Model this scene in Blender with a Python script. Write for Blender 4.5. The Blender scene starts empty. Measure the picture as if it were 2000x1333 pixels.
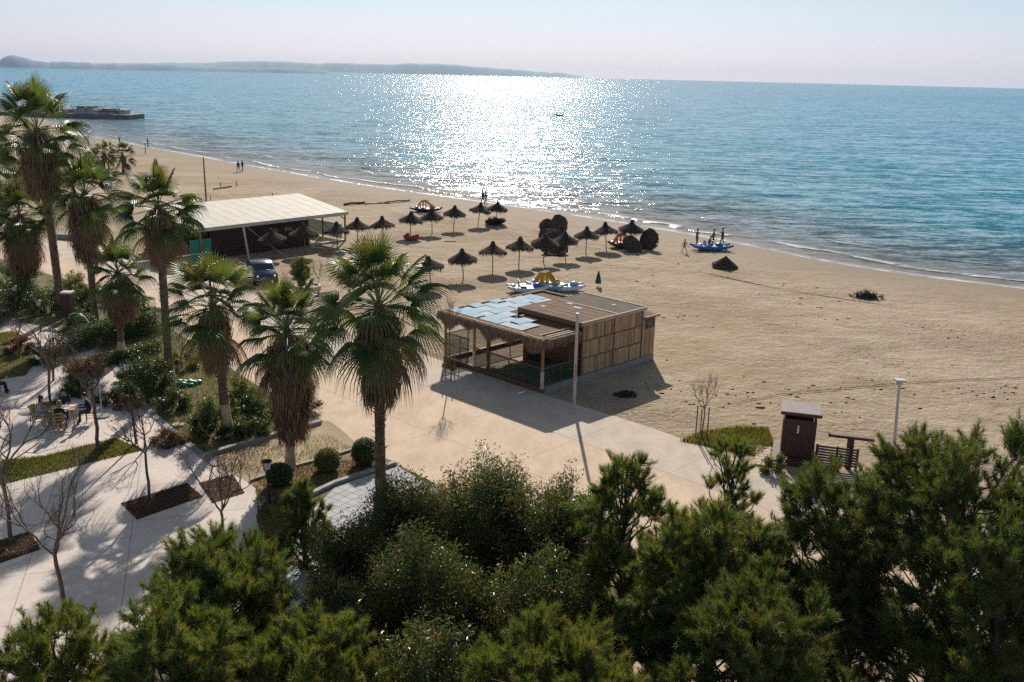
import bpy, math, random
import numpy as np
from mathutils import Vector, Matrix
C = bpy.context.scene.collection
# ------------------------------------------------------------------ camera, sky, sun, exposure
FPX, CAM_H, ROLL = 1850.0, 15.5, math.radians(1.37)
_dx, _dy = 1000 - 1100, 666.5 - 149
PITCH = math.atan((-_dx * math.sin(ROLL) + _dy * math.cos(ROLL)) / FPX)
cd = bpy.data.cameras.new("camera"); cam = bpy.data.objects.new("camera", cd); C.objects.link(cam)
cd.sensor_width = 36; cd.lens = 36 * FPX / 2000; cd.clip_start = 0.3; cd.clip_end = 30000
cam.location = (0, 0, CAM_H)
cam.matrix_world = Matrix.Translation((0, 0, CAM_H)) @ Matrix.Rotation(math.pi / 2 - PITCH, 4, 'X') @ Matrix.Rotation(ROLL, 4, 'Z')
bpy.context.scene.camera = cam

SUN_EL, SUN_AZ = math.radians(28.5), math.radians(-0.9)      # azimuth from +Y towards +X
S = Vector((math.sin(SUN_AZ) * math.cos(SUN_EL), math.cos(SUN_AZ) * math.cos(SUN_EL), math.sin(SUN_EL)))
sd = bpy.data.lights.new("sun", 'SUN'); sd.energy = 4.6; sd.angle = math.radians(0.53); sd.color = (1.0, 0.93, 0.84)
sun = bpy.data.objects.new("sun", sd); C.objects.link(sun)
sun.rotation_euler = S.to_track_quat('Z', 'Y').to_euler(); sun.location = (0, 40, 60)

W = bpy.data.worlds.new("World"); bpy.context.scene.world = W; W.use_nodes = True
wn, wl = W.node_tree.nodes, W.node_tree.links
wn.clear()
def N(t, nt=None, **k):
    n = (nt or wn).new(t)
    for a, b in k.items(): setattr(n, a, b)
    return n
out = N('ShaderNodeOutputWorld'); bg = N('ShaderNodeBackground'); bg.inputs[1].default_value = 0.085
sky = N('ShaderNodeTexSky', sky_type='NISHITA', sun_disc=False, sun_elevation=SUN_EL, sun_rotation=SUN_AZ)
sky.air_density = 1.0; sky.dust_density = 0.6; sky.ozone_density = 1.6
tc = N('ShaderNodeTexCoord'); sx = N('ShaderNodeSeparateXYZ'); wl.new(tc.outputs['Generated'], sx.inputs[0])
# low air over the sea: lavender band at the horizon, pale blue above it (elevation only)
rp = N('ShaderNodeValToRGB'); e = rp.color_ramp; e.elements[0].position = 0.0; e.elements[0].color = (7.3, 7.4, 8.6, 1)
e.elements[1].position = 0.35; e.elements[1].color = (1.2, 3.0, 5.6, 1)
for p_, c_ in ((0.018, (7.3, 7.4, 8.7, 1)), (0.042, (7.0, 7.6, 9.0, 1)), (0.055, (6.5, 7.7, 9.0, 1)), (0.085, (5.7, 7.4, 8.9, 1)), (0.12, (2.6, 5.6, 8.6, 1)), (0.17, (0.9, 3.4, 6.6, 1))):
    q = e.elements.new(p_); q.color = c_
nz = N('ShaderNodeTexNoise'); nz.inputs['Scale'].default_value = 3.0; nz.inputs['Detail'].default_value = 4
mp = N('ShaderNodeMapping'); mp.inputs['Scale'].default_value = (1, 1, 30); wl.new(tc.outputs['Generated'], mp.inputs[0]); wl.new(mp.outputs[0], nz.inputs[0])
ma = N('ShaderNodeMath', operation='MULTIPLY_ADD'); wl.new(nz.outputs[0], ma.inputs[0]); ma.inputs[1].default_value = 0.03
wl.new(sx.outputs[2], ma.inputs[2])
mb_ = N('ShaderNodeMath', operation='SUBTRACT'); wl.new(ma.outputs[0], mb_.inputs[0]); mb_.inputs[1].default_value = 0.015
wl.new(mb_.outputs[0], rp.inputs[0])
fr = N('ShaderNodeMapRange'); wl.new(sx.outputs[2], fr.inputs[0]); fr.inputs[1].default_value = 0.10; fr.inputs[2].default_value = 0.40
fr.inputs[3].default_value = 0.93; fr.inputs[4].default_value = 0.0
# brighter towards the sun's bearing, as low sky is
dp = N('ShaderNodeVectorMath', operation='DOT_PRODUCT'); wl.new(tc.outputs['Generated'], dp.inputs[0]); dp.inputs[1].default_value = (math.sin(SUN_AZ), math.cos(SUN_AZ), 0)
br = N('ShaderNodeMapRange'); wl.new(dp.outputs['Value'], br.inputs[0]); br.inputs[1].default_value = 0.80; br.inputs[2].default_value = 1.0
br.inputs[3].default_value = 0.74; br.inputs[4].default_value = 0.94
sc_ = N('ShaderNodeVectorMath', operation='SCALE'); wl.new(rp.outputs[0], sc_.inputs[0]); wl.new(br.outputs[0], sc_.inputs['Scale'])
wm = N('ShaderNodeVectorMath', operation='MULTIPLY'); wl.new(sky.outputs[0], wm.inputs[0]); wm.inputs[1].default_value = (1.35, 1.12, 0.90)
mx = N('ShaderNodeMix', data_type='RGBA'); wl.new(fr.outputs[0], mx.inputs[0]); wl.new(wm.outputs[0], mx.inputs[6]); wl.new(sc_.outputs[0], mx.inputs[7])
wl.new(mx.outputs[2], bg.inputs[0]); wl.new(bg.outputs[0], out.inputs[0])
bpy.context.scene.cycles.use_denoising = False
vs = bpy.context.scene.view_settings; vs.view_transform = 'Standard'; vs.look = 'None'; vs.gamma = 1; vs.exposure = 0.42

# ------------------------------------------------------------------ placing: a pixel of the 2000 px photograph -> the ground / a depth
def _ray(x, y):
    u, v = x - 1000, y - 666.5
    a = u * math.cos(ROLL) + v * math.sin(ROLL); b = -u * math.sin(ROLL) + v * math.cos(ROLL)
    return np.array([a, FPX * math.cos(PITCH) - b * math.sin(PITCH), -FPX * math.sin(PITCH) - b * math.cos(PITCH)])
def P(x, y, z=0.0):
    D = _ray(x, y); return D * ((z - CAM_H) / D[2]) + np.array([0, 0, CAM_H])
def Rd(x, y, Y):
    D = _ray(x, y); return D * (Y / D[1]) + np.array([0, 0, CAM_H])
def V(*a): return np.array(a, float)
def nrm(v): v = np.asarray(v, float); return v / (np.linalg.norm(v, axis=-1, keepdims=True) + 1e-12)

# ------------------------------------------------------------------ materials
MATS = {}
def newmat(name):
    m = bpy.data.materials.new(name); m.use_nodes = True; m.node_tree.nodes.clear(); MATS[name] = m
    nt = m.node_tree; o = nt.nodes.new('ShaderNodeOutputMaterial'); return m, nt.nodes, nt.links, o
def plain(name, c1, c2=None, scale=6.0, rough=0.8, bump=0.3, bscale=None, spec=0.3, metal=0.0, stretch=(1, 1, 1), rnd=0.0, dist=0.02):
    m, n, l, o = newmat(name); b = n.new('ShaderNodeBsdfPrincipled'); l.new(b.outputs[0], o.inputs[0])
    b.inputs['Roughness'].default_value = rough; b.inputs['Specular IOR Level'].default_value = spec; b.inputs['Metallic'].default_value = metal
    t = n.new('ShaderNodeTexCoord'); mp = n.new('ShaderNodeMapping'); mp.inputs['Scale'].default_value = stretch; l.new(t.outputs['Object'], mp.inputs[0])
    z = n.new('ShaderNodeTexNoise'); z.inputs['Scale'].default_value = scale; z.inputs['Detail'].default_value = 6; z.inputs['Roughness'].default_value = 0.65; l.new(mp.outputs[0], z.inputs[0])
    r = n.new('ShaderNodeValToRGB'); c2 = c2 or tuple(0.7 * x for x in c1); r.color_ramp.elements[0].position = 0.35; r.color_ramp.elements[1].position = 0.68
    r.color_ramp.elements[0].color = (*c2, 1); r.color_ramp.elements[1].color = (*c1, 1); l.new(z.outputs[0], r.inputs[0]); col = r.outputs[0]
    if rnd:
        a = n.new('ShaderNodeAttribute'); a.attribute_name = 'rnd'; mr = n.new('ShaderNodeMapRange'); l.new(a.outputs['Fac'], mr.inputs[0])
        mr.inputs[3].default_value = 1 - rnd; mr.inputs[4].default_value = 1 + rnd
        s = n.new('ShaderNodeVectorMath'); s.operation = 'SCALE'; l.new(col, s.inputs[0]); l.new(mr.outputs[0], s.inputs['Scale']); col = s.outputs[0]
    l.new(col, b.inputs['Base Color'])
    if bump:
        z2 = n.new('ShaderNodeTexNoise'); z2.inputs['Scale'].default_value = bscale or scale * 4; z2.inputs['Detail'].default_value = 5; l.new(mp.outputs[0], z2.inputs[0])
        bp = n.new('ShaderNodeBump'); bp.inputs['Strength'].default_value = bump; bp.inputs['Distance'].default_value = dist; l.new(z2.outputs[0], bp.inputs['Height']); l.new(bp.outputs[0], b.inputs['Normal'])
    return m
def leafmat(name, c1, c2, c3=None, rough=0.45, trans=0.35, spec=0.5, scale=0.6):
    """two leaf colours by the leaf's own random value, drifting with a large noise; light comes through the blade"""
    m, n, l, o = newmat(name)
    a = n.new('ShaderNodeAttribute'); a.attribute_name = 'rnd'
    t = n.new('ShaderNodeTexCoord'); z = n.new('ShaderNodeTexNoise'); z.inputs['Scale'].default_value = scale; z.inputs['Detail'].default_value = 3; l.new(t.outputs['Object'], z.inputs[0])
    ad = n.new('ShaderNodeMath'); ad.operation = 'MULTIPLY_ADD'; l.new(z.outputs[0], ad.inputs[0]); ad.inputs[1].default_value = 1.4; l.new(a.outputs['Fac'], ad.inputs[2])
    r = n.new('ShaderNodeValToRGB'); cr = r.color_ramp; cr.elements[0].position = 0.5; cr.elements[0].color = (*c1, 1); cr.elements[1].position = 1.25; cr.elements[1].color = (*c2, 1)
    ad2 = n.new('ShaderNodeMath'); ad2.operation = 'MULTIPLY'; l.new(ad.outputs[0], ad2.inputs[0]); ad2.inputs[1].default_value = 0.6
    cr.elements[0].position = 0.3; cr.elements[1].position = 0.85
    if c3: q = cr.elements.new(0.97); q.color = (*c3, 1)
    l.new(ad2.outputs[0], r.inputs[0])
    b = n.new('ShaderNodeBsdfPrincipled'); b.inputs['Roughness'].default_value = rough; b.inputs['Specular IOR Level'].default_value = spec; l.new(r.outputs[0], b.inputs['Base Color'])
    tr = n.new('ShaderNodeBsdfTranslucent'); g = n.new('ShaderNodeMix'); g.data_type = 'RGBA'; g.blend_type = 'MULTIPLY'; g.inputs[0].default_value = 1; l.new(r.outputs[0], g.inputs[6]); g.inputs[7].default_value = (1.9, 1.7, 0.7, 1); l.new(g.outputs[2], tr.inputs[0])
    mx = n.new('ShaderNodeMixShader'); mx.inputs[0].default_value = trans; l.new(b.outputs[0], mx.inputs[1]); l.new(tr.outputs[0], mx.inputs[2]); l.new(mx.outputs[0], o.inputs[0])
    return m

M = {}
M['needle'] = leafmat('pine_needles', (0.034, 0.070, 0.020), (0.115, 0.165, 0.044), (0.19, 0.15, 0.05), rough=0.5, trans=0.36, spec=0.35)
M['needle_yellow'] = leafmat('yellowish_pine_needles', (0.048, 0.080, 0.018), (0.125, 0.165, 0.036), (0.19, 0.16, 0.05), rough=0.5, trans=0.35, spec=0.35)
M['needle_dark'] = leafmat('dark_pine_needles', (0.028, 0.060, 0.018), (0.100, 0.145, 0.038), (0.13, 0.10, 0.04), rough=0.5, trans=0.32, spec=0.35)
M['oleander'] = leafmat('oleander_leaves', (0.028, 0.055, 0.018), (0.080, 0.120, 0.038), (0.20, 0.13, 0.07), rough=0.36, trans=0.24, spec=0.4, scale=1.1)
M['laurel'] = leafmat('shrub_leaves', (0.025, 0.045, 0.015), (0.07, 0.11, 0.03), rough=0.35, trans=0.25)
M['laurel_light'] = leafmat('light_shrub_leaves', (0.06, 0.085, 0.02), (0.15, 0.17, 0.05), (0.2, 0.16, 0.06), rough=0.4, trans=0.3)
M['rust_leaf'] = leafmat('rusty_shrub_leaves', (0.07, 0.035, 0.02), (0.16, 0.08, 0.04), rough=0.5, trans=0.3)
M['hedge'] = leafmat('hedge_leaves', (0.026, 0.048, 0.015), (0.07, 0.11, 0.03), rough=0.45, trans=0.25)
M['palm'] = leafmat('palm_fan', (0.030, 0.058, 0.018), (0.100, 0.145, 0.032), (0.16, 0.14, 0.05), rough=0.46, trans=0.30, spec=0.5, scale=0.8)
M['dead'] = leafmat('dead_palm_leaf', (0.085, 0.052, 0.032), (0.23, 0.155, 0.10), rough=0.8, trans=0.15, spec=0.1)
M['petiole'] = plain('palm_stalk', (0.20, 0.22, 0.08), (0.13, 0.12, 0.05), rough=0.5)
M['palm_trunk'] = plain('palm_trunk_bark', (0.24, 0.16, 0.10), (0.10, 0.06, 0.04), scale=5, stretch=(1, 1, 3), bump=0.8, dist=0.05, rnd=0.25)
M['whitewash'] = plain('whitewashed_bark', (0.62, 0.50, 0.34), (0.42, 0.27, 0.14), scale=3, bump=0.5)
M['bark'] = plain('pine_bark', (0.13, 0.09, 0.065), (0.05, 0.035, 0.028), scale=5, stretch=(1, 1, .4), bump=0.8, dist=0.04)
M['twig'] = plain('bare_bark', (0.17, 0.125, 0.10), (0.09, 0.065, 0.05), scale=8, bump=0.4)
M['twig_red'] = plain('reddish_twig_bark', (0.24, 0.14, 0.10), (0.13, 0.075, 0.055), scale=8, bump=0.3)
M['thatch'] = plain('weathered_thatch', (0.15, 0.11, 0.085), (0.06, 0.042, 0.034), scale=9, rough=0.95, bump=0.7, rnd=0.6, spec=0.1)
M['thatch_light'] = plain('kiosk_thatch', (0.34, 0.235, 0.15), (0.16, 0.11, 0.07), scale=6, rough=0.95, bump=0.7, rnd=0.4, spec=0.1)
M['pole'] = plain('umbrella_pole_wood', (0.30, 0.19, 0.12), (0.18, 0.11, 0.07), scale=6, stretch=(1, 1, .2))
M['post'] = plain('varnished_post', (0.46, 0.25, 0.11), (0.30, 0.14, 0.06), scale=4, stretch=(1, 1, .2), rough=0.5)
M['plank'] = plain('weathered_plank', (0.58, 0.38, 0.22), (0.33, 0.20, 0.11), scale=5, stretch=(3, 3, .4), rough=0.85, bump=0.5, rnd=0.38)
M['plank_dark'] = plain('dark_batten', (0.17, 0.13, 0.10), (0.10, 0.07, 0.055), scale=6)
M['bar_wood'] = plain('brown_bar_boards', (0.30, 0.15, 0.075), (0.17, 0.08, 0.04), scale=3, stretch=(5, 5, .5), rnd=0.2)
M['sill'] = plain('red_brown_sill', (0.20, 0.10, 0.065), (0.12, 0.06, 0.04), scale=5)
M['felt'] = plain('brown_roof_felt', (0.22, 0.15, 0.10), (0.15, 0.10, 0.065), scale=2.2, bump=0.3, rough=0.9, spec=0.05)
M['felt_grey'] = plain('grey_roof_felt', (0.165, 0.135, 0.105), (0.11, 0.09, 0.07), scale=2, bump=0.4, rough=0.9, spec=0.05)
M['trim'] = plain('pale_roof_lath', (0.55, 0.44, 0.34), (0.40, 0.30, 0.22), scale=5)
M['sheet_blue'] = plain('pale_blue_sheet', (0.33, 0.48, 0.58), (0.45, 0.55, 0.61), scale=1.7, rough=0.9, bump=0.15, spec=0.03)
M['sheet_white'] = plain('white_sheet', (0.56, 0.60, 0.62), (0.47, 0.54, 0.59), scale=2, rough=0.9, bump=0.1, spec=0.03)
M['concrete'] = plain('grey_concrete', (0.34, 0.32, 0.29), (0.23, 0.21, 0.19), scale=3, bump=0.3)
M['kerb'] = plain('kerb_stone', (0.34, 0.33, 0.31), (0.22, 0.21, 0.20), scale=4, bump=0.3)
M['white_paint'] = plain('white_painted_metal', (0.62, 0.58, 0.54), (0.50, 0.46, 0.42), scale=3, rough=0.45, bump=0.05)
M['pole_pink'] = plain('off_white_mast_paint', (0.60, 0.50, 0.45), (0.50, 0.41, 0.36), scale=3, rough=0.5, bump=0.05)
M['red'] = plain('red_paint', (0.50, 0.06, 0.035), (0.36, 0.045, 0.03), rough=0.5, bump=0)
M['orange'] = plain('faded_orange_plastic', (0.72, 0.26, 0.13), (0.55, 0.16, 0.08), rough=0.4, bump=0)
M['blue'] = plain('blue_plastic', (0.045, 0.17, 0.46), (0.03, 0.12, 0.34), rough=0.3, bump=0)
M['navy'] = plain('navy_hull', (0.02, 0.035, 0.10), (0.015, 0.025, 0.07), rough=0.35, bump=0)
M['white'] = plain('white_plastic', (0.72, 0.73, 0.75), (0.60, 0.62, 0.66), rough=0.35, bump=0)
M['pale_blue'] = plain('pale_blue_plastic', (0.30, 0.50, 0.70), (0.22, 0.40, 0.60), rough=0.35, bump=0)
M['yellow'] = plain('yellow_plastic', (0.62, 0.36, 0.02), (0.50, 0.28, 0.02), rough=0.35, bump=0)
M['carpaint'] = plain('dark_blue_car_paint', (0.035, 0.05, 0.085), (0.03, 0.045, 0.075), rough=0.18, bump=0, spec=0.8)
M['glass_dark'] = plain('dark_glass', (0.02, 0.025, 0.03), (0.02, 0.025, 0.03), rough=0.06, bump=0, spec=0.9)
M['rubber'] = plain('black_rubber', (0.02, 0.02, 0.02), rough=0.8, bump=0)
M['green_cloth'] = plain('dark_green_cloth', (0.02, 0.11, 0.07), (0.012, 0.07, 0.045), rough=0.8)
M['tarp'] = plain('green_tarpaulin', (0.03, 0.30, 0.17), (0.02, 0.18, 0.10), scale=5, rough=0.4, bump=0.6)
M['tent'] = plain('cream_tent_roof', (0.66, 0.62, 0.50), (0.56, 0.50, 0.41), scale=1.2, stretch=(1, 1, 1), rough=0.7, bump=0.1, spec=0.1)
M['tentwall'] = plain('dark_red_wood_wall', (0.085, 0.03, 0.022), (0.05, 0.018, 0.014), scale=3, stretch=(6, 1, .5))
M['brown_wood'] = plain('dark_brown_booth_wood', (0.105, 0.045, 0.032), (0.06, 0.028, 0.02), scale=4, stretch=(4, 4, .5), rough=0.6)
M['grey_roof'] = plain('grey_booth_roof', (0.30, 0.26, 0.24), (0.22, 0.18, 0.17), scale=4)
M['chair_wood'] = plain('yellow_chair_wood', (0.42, 0.26, 0.10), (0.30, 0.18, 0.07), rough=0.5)
M['skin'] = plain('skin', (0.45, 0.27, 0.19), (0.40, 0.23, 0.16), rough=0.55, bump=0)
M['cloth_black'] = plain('black_cloth', (0.018, 0.018, 0.022), (0.012, 0.012, 0.015), rough=0.9)
M['cloth_navy'] = plain('dark_blue_cloth', (0.03, 0.04, 0.075), (0.02, 0.03, 0.05), rough=0.9)
M['cloth_grey'] = plain('grey_cloth', (0.20, 0.21, 0.22), (0.15, 0.155, 0.16), rough=0.9)
M['cloth_pink'] = plain('pale_pink_cloth', (0.50, 0.40, 0.42), (0.42, 0.32, 0.34), rough=0.9)
M['cloth_blue'] = plain('pale_blue_cloth', (0.30, 0.40, 0.48), (0.25, 0.33, 0.40), rough=0.9)
M['cloth_brown'] = plain('brown_cloth', (0.13, 0.07, 0.045), (0.09, 0.05, 0.03), rough=0.9)
M['hair_dark'] = plain('dark_hair', (0.035, 0.02, 0.012), (0.02, 0.012, 0.008), rough=0.5)
M['hair_blond'] = plain('light_brown_hair', (0.30, 0.19, 0.10), (0.18, 0.11, 0.06), rough=0.5)
M['soil'] = plain('dark_soil', (0.085, 0.055, 0.035), (0.04, 0.026, 0.018), scale=3, rough=1, bump=1, dist=0.06)
M['soil_red'] = plain('reddish_bed_soil', (0.27, 0.17, 0.10), (0.17, 0.11, 0.065), scale=1.4, rough=1, bump=0.8, dist=0.05)
M['khaki'] = plain('trodden_bare_ground', (0.44, 0.34, 0.22), (0.27, 0.205, 0.125), scale=0.7, rough=1, bump=0.5, dist=0.04)
M['lawn_base'] = plain('lawn_ground', (0.20, 0.17, 0.08), (0.10, 0.095, 0.04), scale=0.9, rough=1, bump=1, bscale=14, dist=0.06)
M['grass'] = leafmat('grass_blades', (0.05, 0.065, 0.018), (0.12, 0.135, 0.035), (0.19, 0.16, 0.07), rough=0.6, trans=0.35, spec=0.2)
M['weed'] = plain('dry_seaweed', (0.06, 0.045, 0.03), (0.03, 0.022, 0.016), rough=1)
M['driftwood'] = plain('grey_driftwood', (0.26, 0.20, 0.16), (0.14, 0.10, 0.08), rough=0.9)
M['log_dark'] = plain('dark_log', (0.10, 0.065, 0.05), rough=0.9)
M['hill'] = plain('haze_tinted_hillside', (0.30, 0.44, 0.52), (0.25, 0.38, 0.46), scale=0.004, rough=1, bump=0)  # distance haze painted into the hill colour as pale blue; the air volume is thin
M['coast'] = plain('haze_tinted_coast', (0.18, 0.29, 0.40), (0.13, 0.22, 0.32), scale=0.02, rough=1, bump=0)  # blue of the hazy air put into the coast's own colour
M['pier_stone'] = plain('pier_concrete', (0.20, 0.20, 0.19), (0.11, 0.12, 0.12), scale=0.5)
M['pier_white'] = plain('pier_white_paint', (0.55, 0.53, 0.50), (0.42, 0.40, 0.38), scale=0.5)
def netmat(name, col, alpha):
    m, n, l, o = newmat(name); d = n.new('ShaderNodeBsdfDiffuse'); d.inputs[0].default_value = (*col, 1); t = n.new('ShaderNodeBsdfTransparent'); x = n.new('ShaderNodeMixShader'); x.inputs[0].default_value = alpha
    l.new(t.outputs[0], x.inputs[1]); l.new(d.outputs[0], x.inputs[2]); l.new(x.outputs[0], o.inputs[0]); return m
M['net'] = netmat('dark_green_shade_net', (0.035, 0.075, 0.05), 0.52)
M['net_teal'] = netmat('teal_windbreak_net', (0.06, 0.34, 0.25), 0.85)

def groundmat(name, kind):
    m, n, l, o = newmat(name); b = n.new('ShaderNodeBsdfPrincipled'); l.new(b.outputs[0], o.inputs[0]); b.inputs['Specular IOR Level'].default_value = 0.15; b.inputs['Roughness'].default_value = 0.9
    geo = n.new('ShaderNodeNewGeometry'); pos = geo.outputs['Position']
    def noise(scale, detail=5, rough=0.6, stretch=None, rot=0):
        z = n.new('ShaderNodeTexNoise'); z.inputs['Scale'].default_value = scale; z.inputs['Detail'].default_value = detail; z.inputs['Roughness'].default_value = rough
        if stretch:
            q = n.new('ShaderNodeMapping'); q.inputs['Scale'].default_value = stretch; q.inputs['Rotation'].default_value = (0, 0, rot); l.new(pos, q.inputs[0]); l.new(q.outputs[0], z.inputs[0])
        else: l.new(pos, z.inputs[0])
        return z.outputs[0]
    def ramp(src, a, ca, b2, cb):
        r = n.new('ShaderNodeValToRGB'); r.color_ramp.elements[0].position = a; r.color_ramp.elements[0].color = (*ca, 1) if len(ca) == 3 else ca
        r.color_ramp.elements[1].position = b2; r.color_ramp.elements[1].color = (*cb, 1); l.new(src, r.inputs[0]); return r.outputs[0]
    def mix(f, a, b2, mode='MIX'):
        q = n.new('ShaderNodeMix'); q.data_type = 'RGBA'; q.blend_type = mode
        for s, v in ((0, f), (6, a), (7, b2)):
            if isinstance(v, (int, float)): q.inputs[s].default_value = v
            elif isinstance(v, tuple): q.inputs[s].default_value = (*v, 1)
            else: l.new(v, q.inputs[s])
        return q.outputs[2]
    def math_(op, a, b2=None, c=None):
        q = n.new('ShaderNodeMath'); q.operation = op
        for i, v in enumerate((a, b2, c)):
            if v is None: continue
            if isinstance(v, (int, float)): q.inputs[i].default_value = v
            else: l.new(v, q.inputs[i])
        return q.outputs[0]
    if kind == 'sand':
        big = noise(0.06, 4); mid = noise(0.55, 6, 0.7); fine = noise(9, 4, 0.7)
        col = ramp(big, 0.35, (0.39, 0.295, 0.185), 0.62, (0.47, 0.375, 0.265))
        col = mix(0.55, col, ramp(mid, 0.33, (0.66, 0.63, 0.60), 0.62, (1.08, 1.06, 1.05)), 'MULTIPLY')
        col = mix(0.6, col, ramp(fine, 0.34, (0.62, 0.59, 0.56), 0.60, (1.08, 1.08, 1.08)), 'MULTIPLY')
        # scattered dark wrack: small flecks gathered in drifts
        fl = noise(2.6, 5, 0.75, (1.6, 3.2, 1), 0.5); dr = noise(0.13, 3, 0.5)
        s1 = ramp(math_('ADD', fl, math_('MULTIPLY', dr, 0.55)), 0.82, (0, 0, 0), 0.93, (1, 1, 1))
        at2 = n.new('ShaderNodeAttribute'); at2.attribute_name = 'wet'
        col = mix(math_('MULTIPLY', s1, math_('SUBTRACT', 0.75, at2.outputs['Fac'])), col, (0.16, 0.115, 0.075))
        col = mix(at2.outputs['Fac'], col, (0.20, 0.15, 0.105))
        l.new(col, b.inputs['Base Color'])
        rg = n.new('ShaderNodeMapRange'); l.new(at2.outputs['Fac'], rg.inputs[0]); rg.inputs[3].default_value = 0.95; rg.inputs[4].default_value = 0.85; l.new(rg.outputs[0], b.inputs['Roughness'])
        v = n.new('ShaderNodeTexVoronoi'); v.inputs['Scale'].default_value = 2.3; v.inputs['Randomness'].default_value = 1; l.new(pos, v.inputs[0])
        pits = ramp(v.outputs['Distance'], 0.0, (0, 0, 0), 0.35, (1, 1, 1))
        hgt = math_('ADD', math_('ADD', math_('MULTIPLY', mid, 3.2), math_('ADD', math_('MULTIPLY', noise(1.5, 4, 0.6), 2.0), math_('MULTIPLY', noise(3.6, 6, 0.75), 1.2))), math_('MULTIPLY', pits, 0.5)); hgt = math_('MULTIPLY', hgt, math_('ADD', 0.15, math_('MULTIPLY', dr, 1.3)))
        bp = n.new('ShaderNodeBump'); l.new(math_('SUBTRACT', 0.52, math_('MULTIPLY', at2.outputs['Fac'], 0.45)), bp.inputs['Strength']); bp.inputs['Distance'].default_value = 0.26; l.new(hgt, bp.inputs['Height']); l.new(bp.outputs[0], b.inputs['Normal'])
    elif kind == 'promenade':
        A, Bp = P(870, 708), P(1063, 771); t = nrm(Bp - A); nn = V(t[1], -t[0], 0)
        if nn[1] > 0: nn = -nn
        dn = n.new('ShaderNodeVectorMath'); dn.operation = 'DOT_PRODUCT'; l.new(pos, dn.inputs[0]); dn.inputs[1].default_value = nn
        dt = n.new('ShaderNodeVectorMath'); dt.operation = 'DOT_PRODUCT'; l.new(pos, dt.inputs[0]); dt.inputs[1].default_value = t
        off = math_('SUBTRACT', dn.outputs['Value'], float(A @ nn))
        wob = math_('ADD', off, math_('MULTIPLY', noise(0.25, 3), 0.5))
        fac = ramp(wob, 0.0, (0, 0, 0), 1.0, (1, 1, 1))
        mr = n.new('ShaderNodeMapRange'); l.new(wob, mr.inputs[0]); mr.inputs[1].default_value = 3.2; mr.inputs[2].default_value = 4.4
        col = mix(mr.outputs[0], (0.56, 0.475, 0.385), (0.62, 0.475, 0.35))
        st = noise(0.7, 6, 0.7, (1, 1, 1)); col = mix(0.6, col, ramp(st, 0.32, (0.78, 0.75, 0.72), 0.62, (1.05, 1.04, 1.03)), 'MULTIPLY')
        st2 = noise(0.35, 7, 0.75, (3, 1, 1), 0.6); col = mix(0.5, col, ramp(st2, 0.40, (0.78, 0.76, 0.74), 0.56, (1.03, 1.03, 1.03)), 'MULTIPLY')
        cr = noise(7, 3, 0.6); col = mix(0.35, col, ramp(cr, 0.3, (0.8, 0.8, 0.8), 0.6, (1.04, 1.04, 1.04)), 'MULTIPLY')
        # blown sand drifts by the beach edge
        dr = ramp(math_('SUBTRACT', noise(0.8, 5, 0.7), math_('MULTIPLY', off, 0.12)), 0.42, (0, 0, 0), 0.55, (1, 1, 1)); col = mix(math_('MULTIPLY', dr, 0.5), col, (0.50, 0.39, 0.27))
        def joint(c, period, w):
            md = math_('PINGPONG', c, period / 2); return math_('LESS_THAN', md, w)
        j = math_('LESS_THAN', math_('ABSOLUTE', math_('SUBTRACT', off, 3.6)), 0.035)
        j = math_('MAXIMUM', j, joint(dt.outputs['Value'], 5.0, 0.018)); j = math_('MAXIMUM', j, math_('LESS_THAN', math_('ABSOLUTE', math_('SUBTRACT', off, 7.7)), 0.025))
        col = mix(math_('MULTIPLY', j, 0.6), col, (0.28, 0.22, 0.17)); l.new(col, b.inputs['Base Color'])
        bp = n.new('ShaderNodeBump'); bp.inputs['Strength'].default_value = 0.35; bp.inputs['Distance'].default_value = 0.03; l.new(noise(5, 6, 0.7), bp.inputs['Height']); l.new(bp.outputs[0], b.inputs['Normal'])
    elif kind == 'plaza':
        st = noise(0.5, 6, 0.7); col = ramp(st, 0.3, (0.57, 0.485, 0.425), 0.65, (0.69, 0.595, 0.515))
        col = mix(0.4, col, ramp(noise(4, 5, 0.7), 0.3, (0.80, 0.80, 0.80), 0.6, (1.03, 1.03, 1.03)), 'MULTIPLY')
        sp = ramp(noise(1.1, 4, 0.8), 0.66, (0, 0, 0), 0.74, (1, 1, 1)); col = mix(math_('MULTIPLY', sp, 0.25), col, (0.30, 0.27, 0.25))
        sq = n.new('ShaderNodeTexBrick'); mp_ = n.new('ShaderNodeMapping'); mp_.inputs['Rotation'].default_value = (0, 0, -0.32); l.new(pos, mp_.inputs[0]); l.new(mp_.outputs[0], sq.inputs[0])
        sq.offset = 0; sq.inputs['Scale'].default_value = 0.5; sq.inputs['Mortar Size'].default_value = 0.010; sq.inputs['Brick Width'].default_value = 1.5; sq.inputs['Row Height'].default_value = 1.5
        sq.inputs['Color1'].default_value = sq.inputs['Color2'].default_value = (1, 1, 1, 1); sq.inputs['Mortar'].default_value = (0.55, 0.53, 0.51, 1)
        col = mix(0.8, col, sq.outputs[0], 'MULTIPLY'); l.new(col, b.inputs['Base Color'])
        bp = n.new('ShaderNodeBump'); bp.inputs['Strength'].default_value = 0.2; bp.inputs['Distance'].default_value = 0.02; l.new(noise(9, 5, 0.7), bp.inputs['Height']); l.new(bp.outputs[0], b.inputs['Normal'])
    elif kind == 'tiles':
        sq = n.new('ShaderNodeTexBrick'); mp_ = n.new('ShaderNodeMapping'); mp_.inputs['Rotation'].default_value = (0, 0, 0.6); l.new(pos, mp_.inputs[0]); l.new(mp_.outputs[0], sq.inputs[0])
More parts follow.
